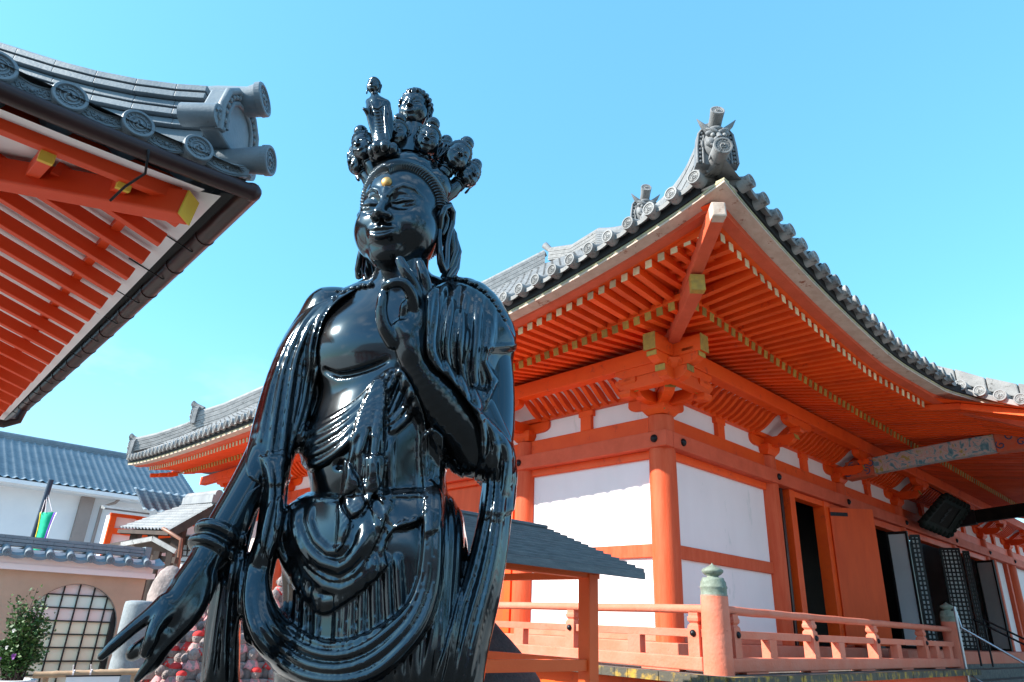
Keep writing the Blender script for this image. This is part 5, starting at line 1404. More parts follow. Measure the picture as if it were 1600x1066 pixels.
class Field:
    def __init__(s, lo, hi, h):
        s.lo = np.array(lo, np.float32); s.h = h; s.n = np.ceil((np.array(hi) - np.array(lo)) / h).astype(int) + 1
        s.D = np.full(s.n, 1.0, np.float32)
    def copy(s):
        f = Field.__new__(Field); f.lo = s.lo; f.h = s.h; f.n = s.n; f.D = s.D.copy(); return f
    def block(s, lo, hi):
        a = np.maximum(0, np.floor((np.array(lo) - s.lo) / s.h).astype(int)); b = np.minimum(s.n, np.ceil((np.array(hi) - s.lo) / s.h).astype(int) + 1)
        if np.any(b <= a): return None, None
        ax = [s.lo[i] + s.h * np.arange(a[i], b[i], dtype=np.float32) for i in range(3)]
        return tuple(slice(a[i], b[i]) for i in range(3)), (ax[0][:, None, None], ax[1][None, :, None], ax[2][None, None, :])
    def put(s, sl, d, k=0.0, sub=False):
        A = s.D[sl]
        if sub:
            d = -d
            if k: h = np.maximum(k - np.abs(A - d), 0) / k; s.D[sl] = np.maximum(A, d) + h * h * k * .25
            else: s.D[sl] = np.maximum(A, d)
        else:
            if k: h = np.maximum(k - np.abs(A - d), 0) / k; s.D[sl] = np.minimum(A, d) - h * h * k * .25
            else: s.D[sl] = np.minimum(A, d)
    def chain(s, pts, rad, k=0.01, sub=False, flat=None):
        """tapered capsule chain"""
        pts = [np.asarray(p, np.float32) for p in pts]
        if not hasattr(rad, '__len__'): rad = [rad] * len(pts)
        P_ = np.array(pts); R = max(rad); mg = R + k + 3 * s.h
        sl, g = s.block(P_.min(0) - mg, P_.max(0) + mg)
        if sl is None: return
        D = None
        for i in range(len(pts) - 1):
            a, b = pts[i], pts[i + 1]; ab = b - a; L2 = float(ab @ ab) + 1e-12
            t = ((g[0] - a[0]) * ab[0] + (g[1] - a[1]) * ab[1] + (g[2] - a[2]) * ab[2]) / L2; t = np.clip(t, 0, 1)
            d = np.sqrt((g[0] - a[0] - t * ab[0]) ** 2 + (g[1] - a[1] - t * ab[1]) ** 2 + (g[2] - a[2] - t * ab[2]) ** 2) - (rad[i] + (rad[i + 1] - rad[i]) * t)
            D = d if D is None else np.minimum(D, d)
        s.put(sl, D, k, sub)
    def ell(s, c, r, Rm=None, k=0.02, sub=False):
        c = np.asarray(c, np.float32); r = np.asarray(r, np.float32); mg = float(r.max()) + k + 3 * s.h
        sl, g = s.block(c - mg, c + mg)
        if sl is None: return
        x, y, z = g[0] - c[0], g[1] - c[1], g[2] - c[2]
        if Rm is not None:
            X = x * Rm[0][0] + y * Rm[0][1] + z * Rm[0][2]; Y = x * Rm[1][0] + y * Rm[1][1] + z * Rm[1][2]; Z = x * Rm[2][0] + y * Rm[2][1] + z * Rm[2][2]
        else: X, Y, Z = x, y, z
        k0 = np.sqrt((X / r[0]) ** 2 + (Y / r[1]) ** 2 + (Z / r[2]) ** 2); k1 = np.sqrt((X / r[0] ** 2) ** 2 + (Y / r[1] ** 2) ** 2 + (Z / r[2] ** 2) ** 2) + 1e-6
        s.put(sl, k0 * (k0 - 1) / k1, k, sub)
    def sample(s, p):
        q = (np.asarray(p) - s.lo) / s.h; q = np.clip(q, 0, s.n - 1.001); i = q.astype(int); f = q - i
        D = s.D; i0, i1, i2 = i[..., 0], i[..., 1], i[..., 2]; f0, f1, f2 = f[..., 0], f[..., 1], f[..., 2]
        c00 = D[i0, i1, i2] * (1 - f0) + D[i0 + 1, i1, i2] * f0; c01 = D[i0, i1, i2 + 1] * (1 - f0) + D[i0 + 1, i1, i2 + 1] * f0
        c10 = D[i0, i1 + 1, i2] * (1 - f0) + D[i0 + 1, i1 + 1, i2] * f0; c11 = D[i0, i1 + 1, i2 + 1] * (1 - f0) + D[i0 + 1, i1 + 1, i2 + 1] * f0
        return (c00 * (1 - f1) + c10 * f1) * (1 - f2) + (c01 * (1 - f1) + c11 * f1) * f2
    def mesh(s, smooth=2):
        D = s.D; n = D.shape; neg = D < 0
        c = np.zeros(tuple(k - 1 for k in n), np.uint8)
        for dx in (0, 1):
            for dy in (0, 1):
                for dz in (0, 1): c += neg[dx:n[0] - 1 + dx, dy:n[1] - 1 + dy, dz:n[2] - 1 + dz]
        act = (c > 0) & (c < 8); idx = np.full(act.shape, -1, np.int64); I = np.argwhere(act); idx[act] = np.arange(len(I))
        acc = np.zeros((len(I), 3)); cnt = np.zeros(len(I))
        for ax in range(3):
            o1, o2 = [a for a in range(3) if a != ax]
            for u in (0, 1):
                for v in (0, 1):
                    a = I.copy(); a[:, o1] += u; a[:, o2] += v; b = a.copy(); b[:, ax] += 1
                    da = D[a[:, 0], a[:, 1], a[:, 2]]; db = D[b[:, 0], b[:, 1], b[:, 2]]; m = (da < 0) != (db < 0)
                    t = np.where(m, da / np.where(m, da - db, 1), 0); p = a.astype(float); p[:, ax] += t
                    acc[m] += p[m]; cnt[m] += 1
        V = acc / cnt[:, None]
        Fs = []
        for ax in range(3):
            o1, o2 = [(1, 2), (2, 0), (0, 1)][ax]
            sa = [slice(None)] * 3; sb = [slice(None)] * 3; sa[ax] = slice(0, n[ax] - 1); sb[ax] = slice(1, n[ax])
            x = neg[tuple(sa)] != neg[tuple(sb)]; E = np.argwhere(x)
            ok = (E[:, o1] > 0) & (E[:, o2] > 0) & (E[:, o1] < n[o1] - 1) & (E[:, o2] < n[o2] - 1); E = E[ok]
            q = []
            for u, v in ((1, 1), (0, 1), (0, 0), (1, 0)):
                e = E.copy(); e[:, o1] -= u; e[:, o2] -= v; q.append(idx[e[:, 0], e[:, 1], e[:, 2]])
            q = np.stack(q, 1); inside = neg[E[:, 0], E[:, 1], E[:, 2]]; q[~inside] = q[~inside][:, ::-1]; Fs.append(q)
        Fq = np.concatenate(Fs); V = V * s.h + s.lo
        for it in range(smooth):
            for lam in (.5, -.42):
                S = np.zeros_like(V); C_ = np.zeros(len(V))
                for a, b in ((0, 1), (1, 2), (2, 3), (3, 0)):
                    np.add.at(S, Fq[:, a], V[Fq[:, b]]); np.add.at(S, Fq[:, b], V[Fq[:, a]]); np.add.at(C_, Fq[:, a], 1); np.add.at(C_, Fq[:, b], 1)
                V = V + lam * (S / np.maximum(C_, 1)[:, None] - V)
        return V, Fq
def field_obj(name, V, Fq, mat, parent, T=None):
    if T is not None: V = V @ np.array(T)[:3, :3].T + np.array(T)[:3, 3]
    me = bpy.data.meshes.new(name); me.vertices.add(len(V)); me.vertices.foreach_set('co', V.astype(np.float32).ravel())
    me.loops.add(Fq.size); me.loops.foreach_set('vertex_index', Fq.astype(np.int32).ravel()); me.polygons.add(len(Fq)); me.polygons.foreach_set('loop_start', np.arange(0, Fq.size, 4, dtype=np.int32)); me.polygons.foreach_set('loop_total', np.full(len(Fq), 4, np.int32))
    me.polygons.foreach_set('use_smooth', np.ones(len(Fq), bool)); me.materials.append(mat); me.update(); me.validate()
    o = bpy.data.objects.new(name, me); COL.objects.link(o); o.parent = parent; return o

sb_ = SP_(590, 1066, 0)
statue = thing('kannon_statue', 'glossy black lacquered standing Kannon statue with a crown of small heads and one raised hand', 'statue', (sb_[0], sb_[1], 0))
statue_o = np.array([sb_[0], sb_[1], 0.0])
HV = .0046
lo = np.array([SP_(150, 900, .3)[0], SD - .62, 1.0]); hi = np.array([SP_(812, 600, 0)[0] + .05, SD + .42, 3.12])
FB = Field(lo, hi, HV); FR = Field(lo, hi, HV)
yaw = R_(20); cy, sy = math.cos(yaw), math.sin(yaw)
# body axes: e_x = statue's left (photo right), e_y = forward (towards the viewer, turned to the photo's left)
BX = np.array([cy, -sy, 0.0]); BY = np.array([-sy, -cy, 0.0]); BM = [BX, BY, np.array([0, 0, 1.0])]
def dens4(pts, m=5):
    out = []; n = len(pts)
    for i in range(n - 1):
        p = [np.array(pts[max(0, min(n - 1, j))], float) for j in (i - 1, i, i + 1, i + 2)]
        for j in range(m):
            t = j / m; out.append(tuple(.5 * (2 * p[1] + (p[2] - p[0]) * t + (2 * p[0] - 5 * p[1] + 4 * p[2] - p[3]) * t * t + (3 * p[1] - p[0] - 3 * p[2] + p[3]) * t ** 3)))
    return out + [tuple(pts[-1])]
def bell(Fd, px, py, w, r, k=.03, sub=False, M_=BM): Fd.ell(SP_(px, py, w), r, M_, k, sub)
def bch(Fd, pts, k=.02, sub=False):
    if len(pts) > 3 and not sub: pts = dens4(pts, 4)
    Fd.chain([SP_(*p[:3]) for p in pts], [p[3] * mpp(*p[:3]) for p in pts], k, sub)
# ---------------- body: torso, neck, arms
bell(FB, 606, 550, .02, (.29, .185, .31), .05)
bell(FB, 588, 690, .04, (.272, .185, .30), .08)
bell(FB, 590, 830, .04, (.26, .19, .26), .08)
bell(FB, 548, 545, .105, (.150, .085, .135), .08)
bell(FB, 668, 540, .105, (.150, .085, .135), .08)
bell(FB, 560, 725, .135, (.15, .10, .13), .07)
bch(FB, [(512, 503, -.03, 44), (620, 478, -.02, 42), (735, 492, -.05, 46)], .06)
bch(FB, [(560, 478, -.03, 24), (625, 440, -.03, 30), (705, 470, -.05, 24)], .06)
bch(FB, [(630, 405, .02, 40), (626, 440, .02, 40), (622, 475, .03, 44)], .03)
for yy, rr in ((433, 41.5), (449, 43)):                       # neck creases
    pts = [SP_(627 + 40 * math.cos(a), yy + 5 * math.sin(a), .02 + .105 * math.sin(a)) for a in [math.pi * i / 14 for i in range(15)]]
    FB.chain(pts, .008, .006, True)
# navel, chest line, pectoral fold
FB.ell(SP_(528, 725, .235), (.016, .03, .012), BM, .02, True)
# photo-left arm
bch(FB, [(512, 515, -.03, 44), (468, 610, .0, 40), (425, 700, .06, 35), (386, 765, .13, 29), (336, 848, .21, 27), (312, 887, .255, 23), (292, 912, .28, 20)], .02)
# photo-right arm, bent up
bch(FB, [(748, 505, -.05, 44), (764, 600, -.02, 40), (762, 690, .05, 40), (740, 700, .11, 44)], .03)
bch(FB, [(745, 702, .10, 44), (708, 655, .20, 42), (676, 612, .28, 34), (652, 575, .33, 25), (643, 550, .35, 23)], .025)
# bracelets
for (px, py, w, rr, th) in ((340, 836, .205, 34, 9), (327, 857, .225, 32, 8)):
    c = SP_(px, py, w); ax = SP_(312, 887, .255) - SP_(386, 765, .13); ax /= np.linalg.norm(ax); u = np.cross(ax, [0, 0, 1]); u /= np.linalg.norm(u); v = np.cross(ax, u); s_ = mpp(px, py, w)
    FB.chain([c + (u * math.cos(a) + v * math.sin(a)) * (rr - th * .6) * s_ for a in [2 * math.pi * i / 24 for i in range(25)]], th * s_, .008)
def hand(lst, k=.006):
    for pts in lst: bch(FB, pts, k)
# lowered hand: index straight, the others bent in
bch(FB, [(306, 898, .262, 22), (284, 928, .295, 23), (264, 954, .32, 21), (250, 970, .335, 16)], .02)
bch(FB, [(318, 912, .25, 19), (298, 950, .275, 22), (274, 982, .30, 19), (254, 1005, .32, 14)], .02)
hand([[(258, 942, .335, 15), (236, 960, .352, 12), (205, 984, .372, 10), (178, 1008, .385, 8.8), (159, 1026, .39, 6.5)],
      [(256, 958, .345, 14), (242, 980, .37, 11), (234, 1003, .38, 9.6), (228, 1020, .37, 8.6)],
      [(250, 990, .335, 14), (228, 1008, .352, 13), (212, 1018, .345, 12.5), (206, 1024, .34, 9)],
      [(262, 995, .315, 13), (246, 1018, .335, 10), (234, 1036, .34, 9), (222, 1052, .338, 7.5), (214, 1062, .335, 5.5)],
      [(270, 990, .30, 13), (254, 1018, .315, 9.5), (243, 1036, .32, 8.5), (234, 1046, .325, 6.8)]], .010)
# raised hand
bch(FB, [(643, 552, .35, 22), (636, 528, .365, 22), (628, 516, .37, 20)], .02)
bch(FB, [(650, 545, .345, 18), (656, 510, .355, 17), (657, 480, .36, 15)], .02)
bch(FB, [(636, 520, .365, 18), (648, 495, .362, 17)], .02)
hand([[(616, 534, .375, 15), (601, 512, .40, 11.5), (596, 486, .415, 9.6), (599, 464, .42, 9), (603, 452, .415, 7.2)],
      [(648, 484, .38, 12.5), (643, 460, .415, 9.6), (630, 443, .44, 9.2), (614, 443, .445, 8.4), (602, 448, .43, 6.8)],
      [(655, 476, .37, 12), (648, 448, .395, 9.8), (634, 425, .415, 9.4), (625, 407, .42, 7.4)],
      [(663, 482, .355, 11.5), (666, 452, .37, 9.6), (661, 430, .385, 9.0), (656, 412, .385, 7.2)],
      [(657, 492, .355, 10.5), (642, 470, .385, 8.4), (633, 478, .40, 8.0), (629, 497, .39, 6.8)]], .004)
# ---------------- robe volumes
bell(FR, 585, 870, .03, (.335, .235, .30), .05)
bell(FR, 585, 1010, .03, (.345, .24, .42), .06)
bch(FR, [(520, 497, -.03, 47), (478, 565, -.02, 47), (448, 630, .02, 39), (428, 690, .055, 36), (418, 725, .08, 28)], .03)
bch(FR, [(560, 475, -.04, 26), (522, 492, -.03, 44)], .03)
bch(FR, [(700, 452, -.03, 20), (735, 478, -.03, 40), (765, 520, -.02, 40), (772, 540, -.02, 32)], .03)
bell(FR, 716, 560, -.01, (.175, .165, .30), .06)
bch(FR, [(770, 560, -.05, 30), (772, 640, -.03, 29), (770, 730, .0, 30)], .03)
bch(FR, [(775, 690, .04, 26), (782, 745, .08, 22), (770, 840, .12, 26), (752, 930, .14, 30), (730, 1010, .15, 34), (715, 1090, .15, 38)], .03)     # scarf on the right
bch(FR, [(755, 640, .11, 22), (778, 690, .12, 22), (785, 740, .10, 20)], .02)
bch(FR, [(425, 700, .08, 24), (430, 765, .12, 20), (418, 850, .15, 19), (402, 920, .17, 22), (410, 985, .19, 26)], .03)              # strip on the left
bch(FR, [(358, 880, .17, 16), (352, 930, .16, 21), (347, 1000, .15, 25), (343, 1090, .14, 28)], .03)                               # sleeve end hanging from the forearm
bch(FR, [(395, 770, .08, 14), (372, 850, .13, 16), (358, 900, .16, 18)], .03)

SNAP = FB.copy()
def snap(): SNAP.D = np.minimum(FB.D, FR.D)
snap()
def both(p): return SNAP.sample(p)
def surf(px, py, wf=None, fallback=.15):
    r = ray(px, py); W = np.arange(.60, -.35, -.004); T = (SD - W) / r[1]; pts = EYE + r * T[:, None]
    d = both(pts); i = np.argmax(d < 0)
    if d[i] >= 0: return SP_(px, py, fallback), fallback
    if i > 0: w = W[i - 1] + (W[i] - W[i - 1]) * d[i - 1] / (d[i - 1] - d[i] + 1e-9)
    else: w = W[0]
    return SP_(px, py, w), w
def dens(pts, step=14):
    out = []
    n = len(pts)
    for i in range(n - 1):                                       # Catmull-Rom through the traced points
        p0, p1, p2, p3 = pts[max(0, i - 1)], pts[i], pts[i + 1], pts[min(n - 1, i + 2)]
        m = max(1, int(math.hypot(p2[0] - p1[0], p2[1] - p1[1]) / step))
        for j in range(m):
            t = j / m
            out.append(tuple(.5 * (2 * p1[q] + (p2[q] - p0[q]) * t + (2 * p0[q] - 5 * p1[q] + 4 * p2[q] - p3[q]) * t * t + (3 * p1[q] - p0[q] - 3 * p2[q] + p3[q]) * t ** 3) for q in (0, 1)))
    return out + [tuple(pts[-1])]
def stroke(Fd, pts, r, lift=0.0, k=None, sub=False, fb=.15, taper=.45):
    q = dens(pts); W = []
    for p in q: W.append(surf(p[0], p[1], fallback=-9)[1])
    W = np.array(W); hit = W > -5
    if not hit.any(): return
    q = [p for p, h_ in zip(q, hit) if h_]; W = W[hit]
    if len(q) < 2: return
    for _ in range(14): W[1:-1] = (W[:-2] + 2 * W[1:-1] + W[2:]) / 4
    P3 = []; R3 = []
    n = len(q)
    for i, p in enumerate(q):
        s_ = mpp(p[0], p[1], W[i]); t = i / max(1, n - 1); tp = taper + (1 - taper) * min(1, 4 * min(t, 1 - t))
        P3.append(SP_(p[0], p[1], W[i] + ((lift - .25) if not sub else lift) * r * s_)); R3.append(r * s_ * tp)
    Fd.chain(P3, R3, (k if k is not None else (1.25 if not sub else .9)) * r * mpp(*q[0]), sub)
# ---------------- carved cloth: a layer follows what lies below it, bounded by an outline, raised along fold lines
def layer(poly, t, folds=(), wmin=0.0, rnd=1.0, only=False):
    """poly: outline (photo points); t: thickness in metres; folds: (points, half width px, height px); only=True raises just the folds"""
    poly = dens(list(poly) + [poly[0]], 12)[:-1]
    xs = [p[0] for p in poly]; ys = [p[1] for p in poly]
    cs = np.array([SP_(x, y, w) for x in (min(xs) - 6, max(xs) + 6) for y in (min(ys) - 6, max(ys) + 6) for w in (wmin, .5)])
    sl, g = FR.block(cs.min(0), cs.max(0))
    if sl is None: return
    X, Y, Z = np.broadcast_arrays(*g); b = np.minimum(FB.D[sl], FR.D[sl])
    mxa = max([0] + [(f[2] if len(f) > 2 else .8 * f[1]) for f in folds]) * .0031
    act = (b < t + mxa + .014) & (b > -.03) & (Y < SD - wmin)
    x = X[act]; y = Y[act]; z = Z[act]
    q = np.stack([x - EYE[0], y - EYE[1], z - EYE[2]], 1) @ MC
    px = (800 + F * q[:, 0] / q[:, 2]).astype(np.float32); py = (533 - F * q[:, 1] / q[:, 2]).astype(np.float32); sc = (q[:, 2] / F).astype(np.float32)
    d2 = np.full(len(px), 1e9, np.float32); ins = np.zeros(len(px), bool); n = len(poly)
    for i in range(n):
        ax_, ay = poly[i]; bx, by = poly[(i + 1) % n]; ex, ey = bx - ax_, by - ay; L = ex * ex + ey * ey + 1e-9
        tt = np.clip(((px - ax_) * ex + (py - ay) * ey) / L, 0, 1); d2 = np.minimum(d2, (px - ax_ - tt * ex) ** 2 + (py - ay - tt * ey) ** 2)
        if ay != by:
            c = ((ay > py) != (by > py)) & (px < (bx - ax_) * (py - ay) / (by - ay) + ax_); ins ^= c
    sd = np.sqrt(d2); sd[ins] *= -1                                # px, negative inside
    H = np.zeros(len(px), np.float32)
    for f in folds:
        pts, w = f[0], f[1]; amp = f[2] if len(f) > 2 else .8 * w
        pl = dens(list(pts), 16); m = len(pl) - 1
        bx0, bx1 = min(p[0] for p in pl) - w, max(p[0] for p in pl) + w; by0, by1 = min(p[1] for p in pl) - w, max(p[1] for p in pl) + w
        k = np.nonzero((px > bx0) & (px < bx1) & (py > by0) & (py < by1) & (sd < 3))[0]
        if not len(k): continue
        kx, ky = px[k], py[k]; bd = np.full(len(k), 1e9, np.float32); bt = np.zeros(len(k), np.float32)
        for i in range(m):
            ax_, ay = pl[i]; ex, ey = pl[i + 1][0] - ax_, pl[i + 1][1] - ay; L = ex * ex + ey * ey + 1e-9
            tt = np.clip(((kx - ax_) * ex + (ky - ay) * ey) / L, 0, 1); dd = (kx - ax_ - tt * ex) ** 2 + (ky - ay - tt * ey) ** 2; u = dd < bd; bd[u] = dd[u]; bt[u] = (i + tt[u]) / m
        tap = np.clip(4.0 * np.minimum(bt, 1 - bt), 0, 1); tap = tap * (2 - tap)
        pr = np.maximum(0, 1 - bd / (w * w)) * tap * amp
        if amp < 0: H[k] += pr
        else: H[k] = np.maximum(H[k], pr)
    H *= sc
    edge = np.clip(-sd * sc / .016, 0, 1); edge = np.sqrt(edge * (2 - edge))
    bb = b[act]
    if only:
        disp = H * np.clip(-sd / 5, 0, 1); keep = disp > .0016
        dd = np.where(keep, bb - disp, 9)
    else:
        sh = bb - (t * (.45 + .55 * edge) + H * (.3 + .7 * edge)); sdm = sd * sc
        k_ = .005 * rnd; h = np.maximum(k_ - np.abs(sh - sdm), 0) / k_; dd = np.maximum(sh, sdm) + h * h * k_ * .25
        dd = np.maximum(dd, y - (SD - wmin))
    A = FR.D[sl]; A[act] = np.minimum(A[act], dd); FR.D[sl] = A
def resamp(pts, n=14):
    q = dens(list(pts), 6); L = [0]
    for a_, b_ in zip(q[:-1], q[1:]): L.append(L[-1] + math.hypot(b_[0] - a_[0], b_[1] - a_[1]))
    return [(float(np.interp(L[-1] * i / (n - 1), L, [p[0] for p in q])), float(np.interp(L[-1] * i / (n - 1), L, [p[1] for p in q]))) for i in range(n)]
def dbl(folds, kw=.62, ka=.5, nar=.8):
    """narrow the main folds and carve a lesser one between each neighbouring pair"""
    out = [(f[0], f[1] * nar, f[2] if len(f) > 2 else .8 * f[1]) for f in folds]
    for f, g in zip(folds[:-1], folds[1:]):
        a_, b_ = resamp(f[0]), resamp(g[0]); out.append(([((p[0] + q[0]) / 2, (p[1] + q[1]) / 2) for p, q in zip(a_, b_)], f[1] * kw, (f[2] if len(f) > 2 else .8 * f[1]) * ka))
    return out
c3 = lambda *p: [(x / 3.136 + 380, y / 3.136 + 400) for x, y in p]
cb = lambda *p: [(x / 2.913 + 360, y / 2.913 + 700) for x, y in p]
# waist cloth right of the sash
layer(c3((690, 560), (770, 545), (860, 700), (900, 850), (905, 1066), (885, 1300), (700, 1300), (680, 830)), .014,
      [(c3((800, 580), (760, 700), (700, 810)), 8), (c3((760, 550), (720, 650), (688, 750)), 8), (c3((830, 640), (790, 740), (705, 840)), 8), (c3((850, 715), (800, 795), (710, 870)), 8), (c3((735, 540), (700, 610), (682, 680)), 7),
       (c3((885, 820), (880, 950), (885, 1250)), 9, 5), (c3((730, 870), (720, 1000), (725, 1250)), 8, 4)])
# pleats of the skirt below the hem
pl_ = [(cb((x0, 480), (x1, 720), (x2, 940)), 8, 6) for x0, x1, x2 in ((300, 290, 280), (345, 332, 325), (395, 388, 384), (505, 490, 480), (535, 520, 508), (565, 552, 545), (600, 595, 590), (650, 655, 660), (710, 720, 735), (760, 775, 800))]
layer(cb((230, 440), (880, 300), (870, 1080), (200, 1080)), .0, pl_ + [(cb((x0, 850), (x1, 960), (x1, 1080)), 9, 6) for x0, x1 in ((700, 700), (780, 770), (850, 840))], 0, 1, True)
# sash across the chest
layer(c3((700, 555), (640, 600), (560, 690), (440, 770), (340, 825), (285, 890), (280, 1030), (330, 1065), (480, 970), (560, 900), (620, 800), (690, 690), (740, 620)), .012,
      [(c3((690, 570), (560, 695), (430, 780), (320, 840)), 9), (c3((690, 600), (550, 740), (420, 825), (295, 890)), 9), (c3((650, 680), (510, 815), (400, 885), (285, 940)), 9), (c3((600, 760), (480, 890), (400, 940), (285, 990)), 9), (c3((570, 840), (440, 970), (300, 1040)), 9)])
# over-skirt with its pointed hem
layer(cb((205, 450), (250, 590), (330, 680), (420, 758), (530, 700), (640, 615), (715, 535), (700, 470), (740, 380), (880, 320), (880, 200), (720, 203), (480, 222), (320, 210), (280, 245), (215, 310), (200, 390)), .020,
      [(cb((312, 220), (240, 290), (212, 380)), 9), (cb((290, 250), (262, 350), (275, 440), (330, 540), (420, 625), (500, 645), (590, 590), (670, 500)), 15, 9), (cb((230, 330), (222, 420), (262, 540), (335, 630), (420, 700), (510, 670), (610, 600), (690, 520)), 12, 5),
       (cb((810, 330), (735, 400), (700, 495)), 9), (cb((860, 320), (780, 400), (725, 520)), 9)])
layer(cb((265, 265), (268, 400), (318, 505), (400, 580), (480, 612), (575, 575), (655, 455), (705, 330), (725, 225), (520, 245), (330, 222)), .016,
      [(cb((315, 240), (300, 340), (338, 450), (410, 520), (490, 545), (570, 480), (640, 340)), 13, 10), (cb((360, 250), (350, 330), (385, 420), (440, 470), (500, 470), (560, 400)), 10, 7)])
layer(cb((300, 195), (490, 205), (490, 240), (300, 232)), .008); layer(cb((700, 190), (900, 183), (900, 222), (700, 224)), .008)
# hanging sash tails with zig-zag hems
layer(c3((640, 600), (692, 590), (700, 830), (690, 1066), (690, 1230), (640, 1160), (590, 1240), (530, 1290), (490, 1200), (500, 1066), (530, 900), (570, 760)), .022,
      [(c3((625, 620), (570, 800), (522, 980), (505, 1250)), 12, 9), (c3((655, 610), (612, 800), (572, 960), (560, 1270)), 12, 9), (c3((685, 600), (662, 820), (640, 960), (632, 1200)), 12, 9)], 0, 2.5)
layer(cb((515, 40), (560, 100), (582, 178), (492, 240), (545, 330), (535, 400), (480, 478), (482, 340), (490, 240)), .019, [(cb((540, 110), (560, 170), (505, 250), (520, 330), (500, 430)), 9, 5)], 0, 1)
layer(cb((610, 40), (700, 30), (692, 160), (632, 252), (706, 338), (640, 280), (600, 160)), .019, [(cb((655, 60), (650, 170), (670, 300)), 9, 5)], 0, 1)
# long pleats on the photo-right flank
layer(cb((900, -40), (1075, 40), (1072, 400), (1040, 760), (960, 1090), (840, 1090)), .0, [(cb((940, 0), (942, 400), (930, 800), (880, 1085)), 10, 7), (cb((975, 20), (980, 500), (950, 1085)), 10, 7), (cb((1008, 40), (1014, 400), (990, 760), (965, 1060)), 10, 7), (cb((1042, 80), (1046, 420), (1025, 720), (1000, 950)), 9, 6)], -.2, 1, True)
# the great swag of the shawl
sw = [((100, 560), (76, 690), (106, 840), (200, 960), (325, 1040), (490, 1062), (645, 1028), (780, 918), (880, 785), (938, 600), (950, 300), (945, -60)),
      ((135, 565), (116, 700), (152, 825), (238, 925), (347, 990), (480, 1010), (615, 975), (745, 880), (845, 755), (905, 580), (920, 300), (915, -60)),
      ((165, 580), (152, 705), (192, 800), (272, 876), (368, 928), (480, 946), (598, 915), (720, 830), (820, 718), (874, 560), (892, 300), (884, -60))]
fine = [((178, 590), (176, 690), (214, 768), (290, 836), (385, 886), (480, 902), (585, 878), (703, 804), (798, 702), (850, 600))]
layer(cb((140, 40), (165, 180), (140, 330), (100, 450), (66, 560), (50, 700), (74, 835), (128, 940), (218, 1032), (340, 1090), (500, 1100), (665, 1060), (805, 948), (905, 812), (964, 620), (975, 300), (970, -60), (870, -60), (880, 250), (862, 520), (840, 620), (795, 715), (700, 795), (560, 862), (430, 872), (335, 838), (255, 770), (198, 675), (180, 570), (205, 470), (235, 380), (250, 200), (262, 40)), .024,
      [(cb(*p), w, a_) for p, w, a_ in zip(sw, (17, 15, 12), (17, 14, 11))] + [(cb(*p), 6, 5) for p in fine] + [(cb((170, 60), (188, 200), (160, 360), (115, 540)), 12, 11), (cb((222, 50), (228, 200), (202, 370), (160, 540)), 10, 8)], 0, 2.0)
# sleeve on the photo-left arm
layer(c3((590, 140), (420, 210), (270, 300), (150, 500), (60, 760), (20, 1080), (260, 1090), (345, 720), (372, 560), (360, 480), (385, 340), (450, 240)), .006,
      dbl([(c3((570, 165), (470, 210), (405, 295), (375, 400), (362, 490)), 8, 7), (c3((530, 178), (410, 245), (330, 400), (320, 560), (300, 720), (250, 900), (225, 1040)), 9, 8), (c3((470, 195), (350, 300), (265, 480), (230, 680), (205, 880), (190, 1040)), 10, 9), (c3((420, 210), (300, 320), (205, 520), (165, 720), (140, 900), (120, 1040)), 10, 8), (c3((330, 270), (230, 400), (140, 620), (100, 800), (75, 940)), 9, 7), (c3((355, 540), (335, 680), (290, 840), (262, 960)), 8, 7)]), -.25)
# cape over the photo-right shoulder
layer(c3((890, 190), (950, 140), (1050, 122), (1180, 180), (1262, 280), (1338, 438), (1215, 458), (1200, 520), (1258, 610), (1230, 670), (1160, 780), (1110, 735), (1010, 610), (905, 510), (895, 330)), .014,
      dbl([(c3((930, 150), (915, 280), (905, 420), (945, 540)), 12, 9), (c3((985, 135), (950, 290), (935, 450), (985, 610)), 13, 10), (c3((1045, 125), (1010, 300), (995, 480), (1045, 670)), 13, 10), (c3((1100, 130), (1075, 320), (1065, 520), (1110, 750)), 13, 10), (c3((1160, 170), (1145, 380), (1132, 580), (1165, 780)), 13, 10), (c3((1215, 235), (1212, 380), (1192, 520), (1225, 620), (1185, 760)), 12, 9)]), -.22, 2)
layer(c3((1190, 440), (1345, 430), (1345, 462), (1195, 475)), .008, [], -.25)
# cloth round the bent arm, scarf folds, hanging sleeve end
layer(c3((1085, 690), (1180, 770), (1300, 900), (1345, 1040), (1330, 1250), (1160, 1250), (1130, 1100), (1160, 950), (1150, 820)), .010, [(c3((1095, 705), (1160, 780), (1178, 890), (1160, 1010)), 10, 9), (c3((1120, 725), (1205, 810), (1245, 930), (1235, 1100)), 10, 8), (c3((1180, 775), (1265, 880), (1295, 1000), (1285, 1180)), 10, 8)], -.2)
layer(cb((1140, -20), (1300, -20), (1292, 120), (1262, 220), (1245, 420), (1205, 650), (1150, 870), (1100, 1090), (930, 1090), (975, 900), (1045, 650), (1095, 450), (1130, 250)), .004,
      dbl([(cb((1185, 0), (1172, 250), (1112, 520), (1045, 760), (985, 1085)), 10, 8), (cb((1220, 20), (1200, 300), (1150, 560), (1085, 800), (1025, 1085)), 10, 9), (cb((1255, 60), (1228, 300), (1190, 560), (1125, 830), (1068, 1085)), 10, 8), (cb((1150, 240), (1110, 430), (1055, 640), (1000, 850), (950, 1085)), 9, 7)]), -.2)
layer([(385, 770), (420, 760), (388, 900), (382, 1075), (305, 1075), (325, 950), (335, 880)], .003, [([(372, 850), (356, 930), (348, 1070)], 9, 8), ([(352, 900), (338, 980), (325, 1070)], 8, 7), ([(396, 790), (376, 880), (368, 980), (366, 1070)], 8, 7)], -.2)
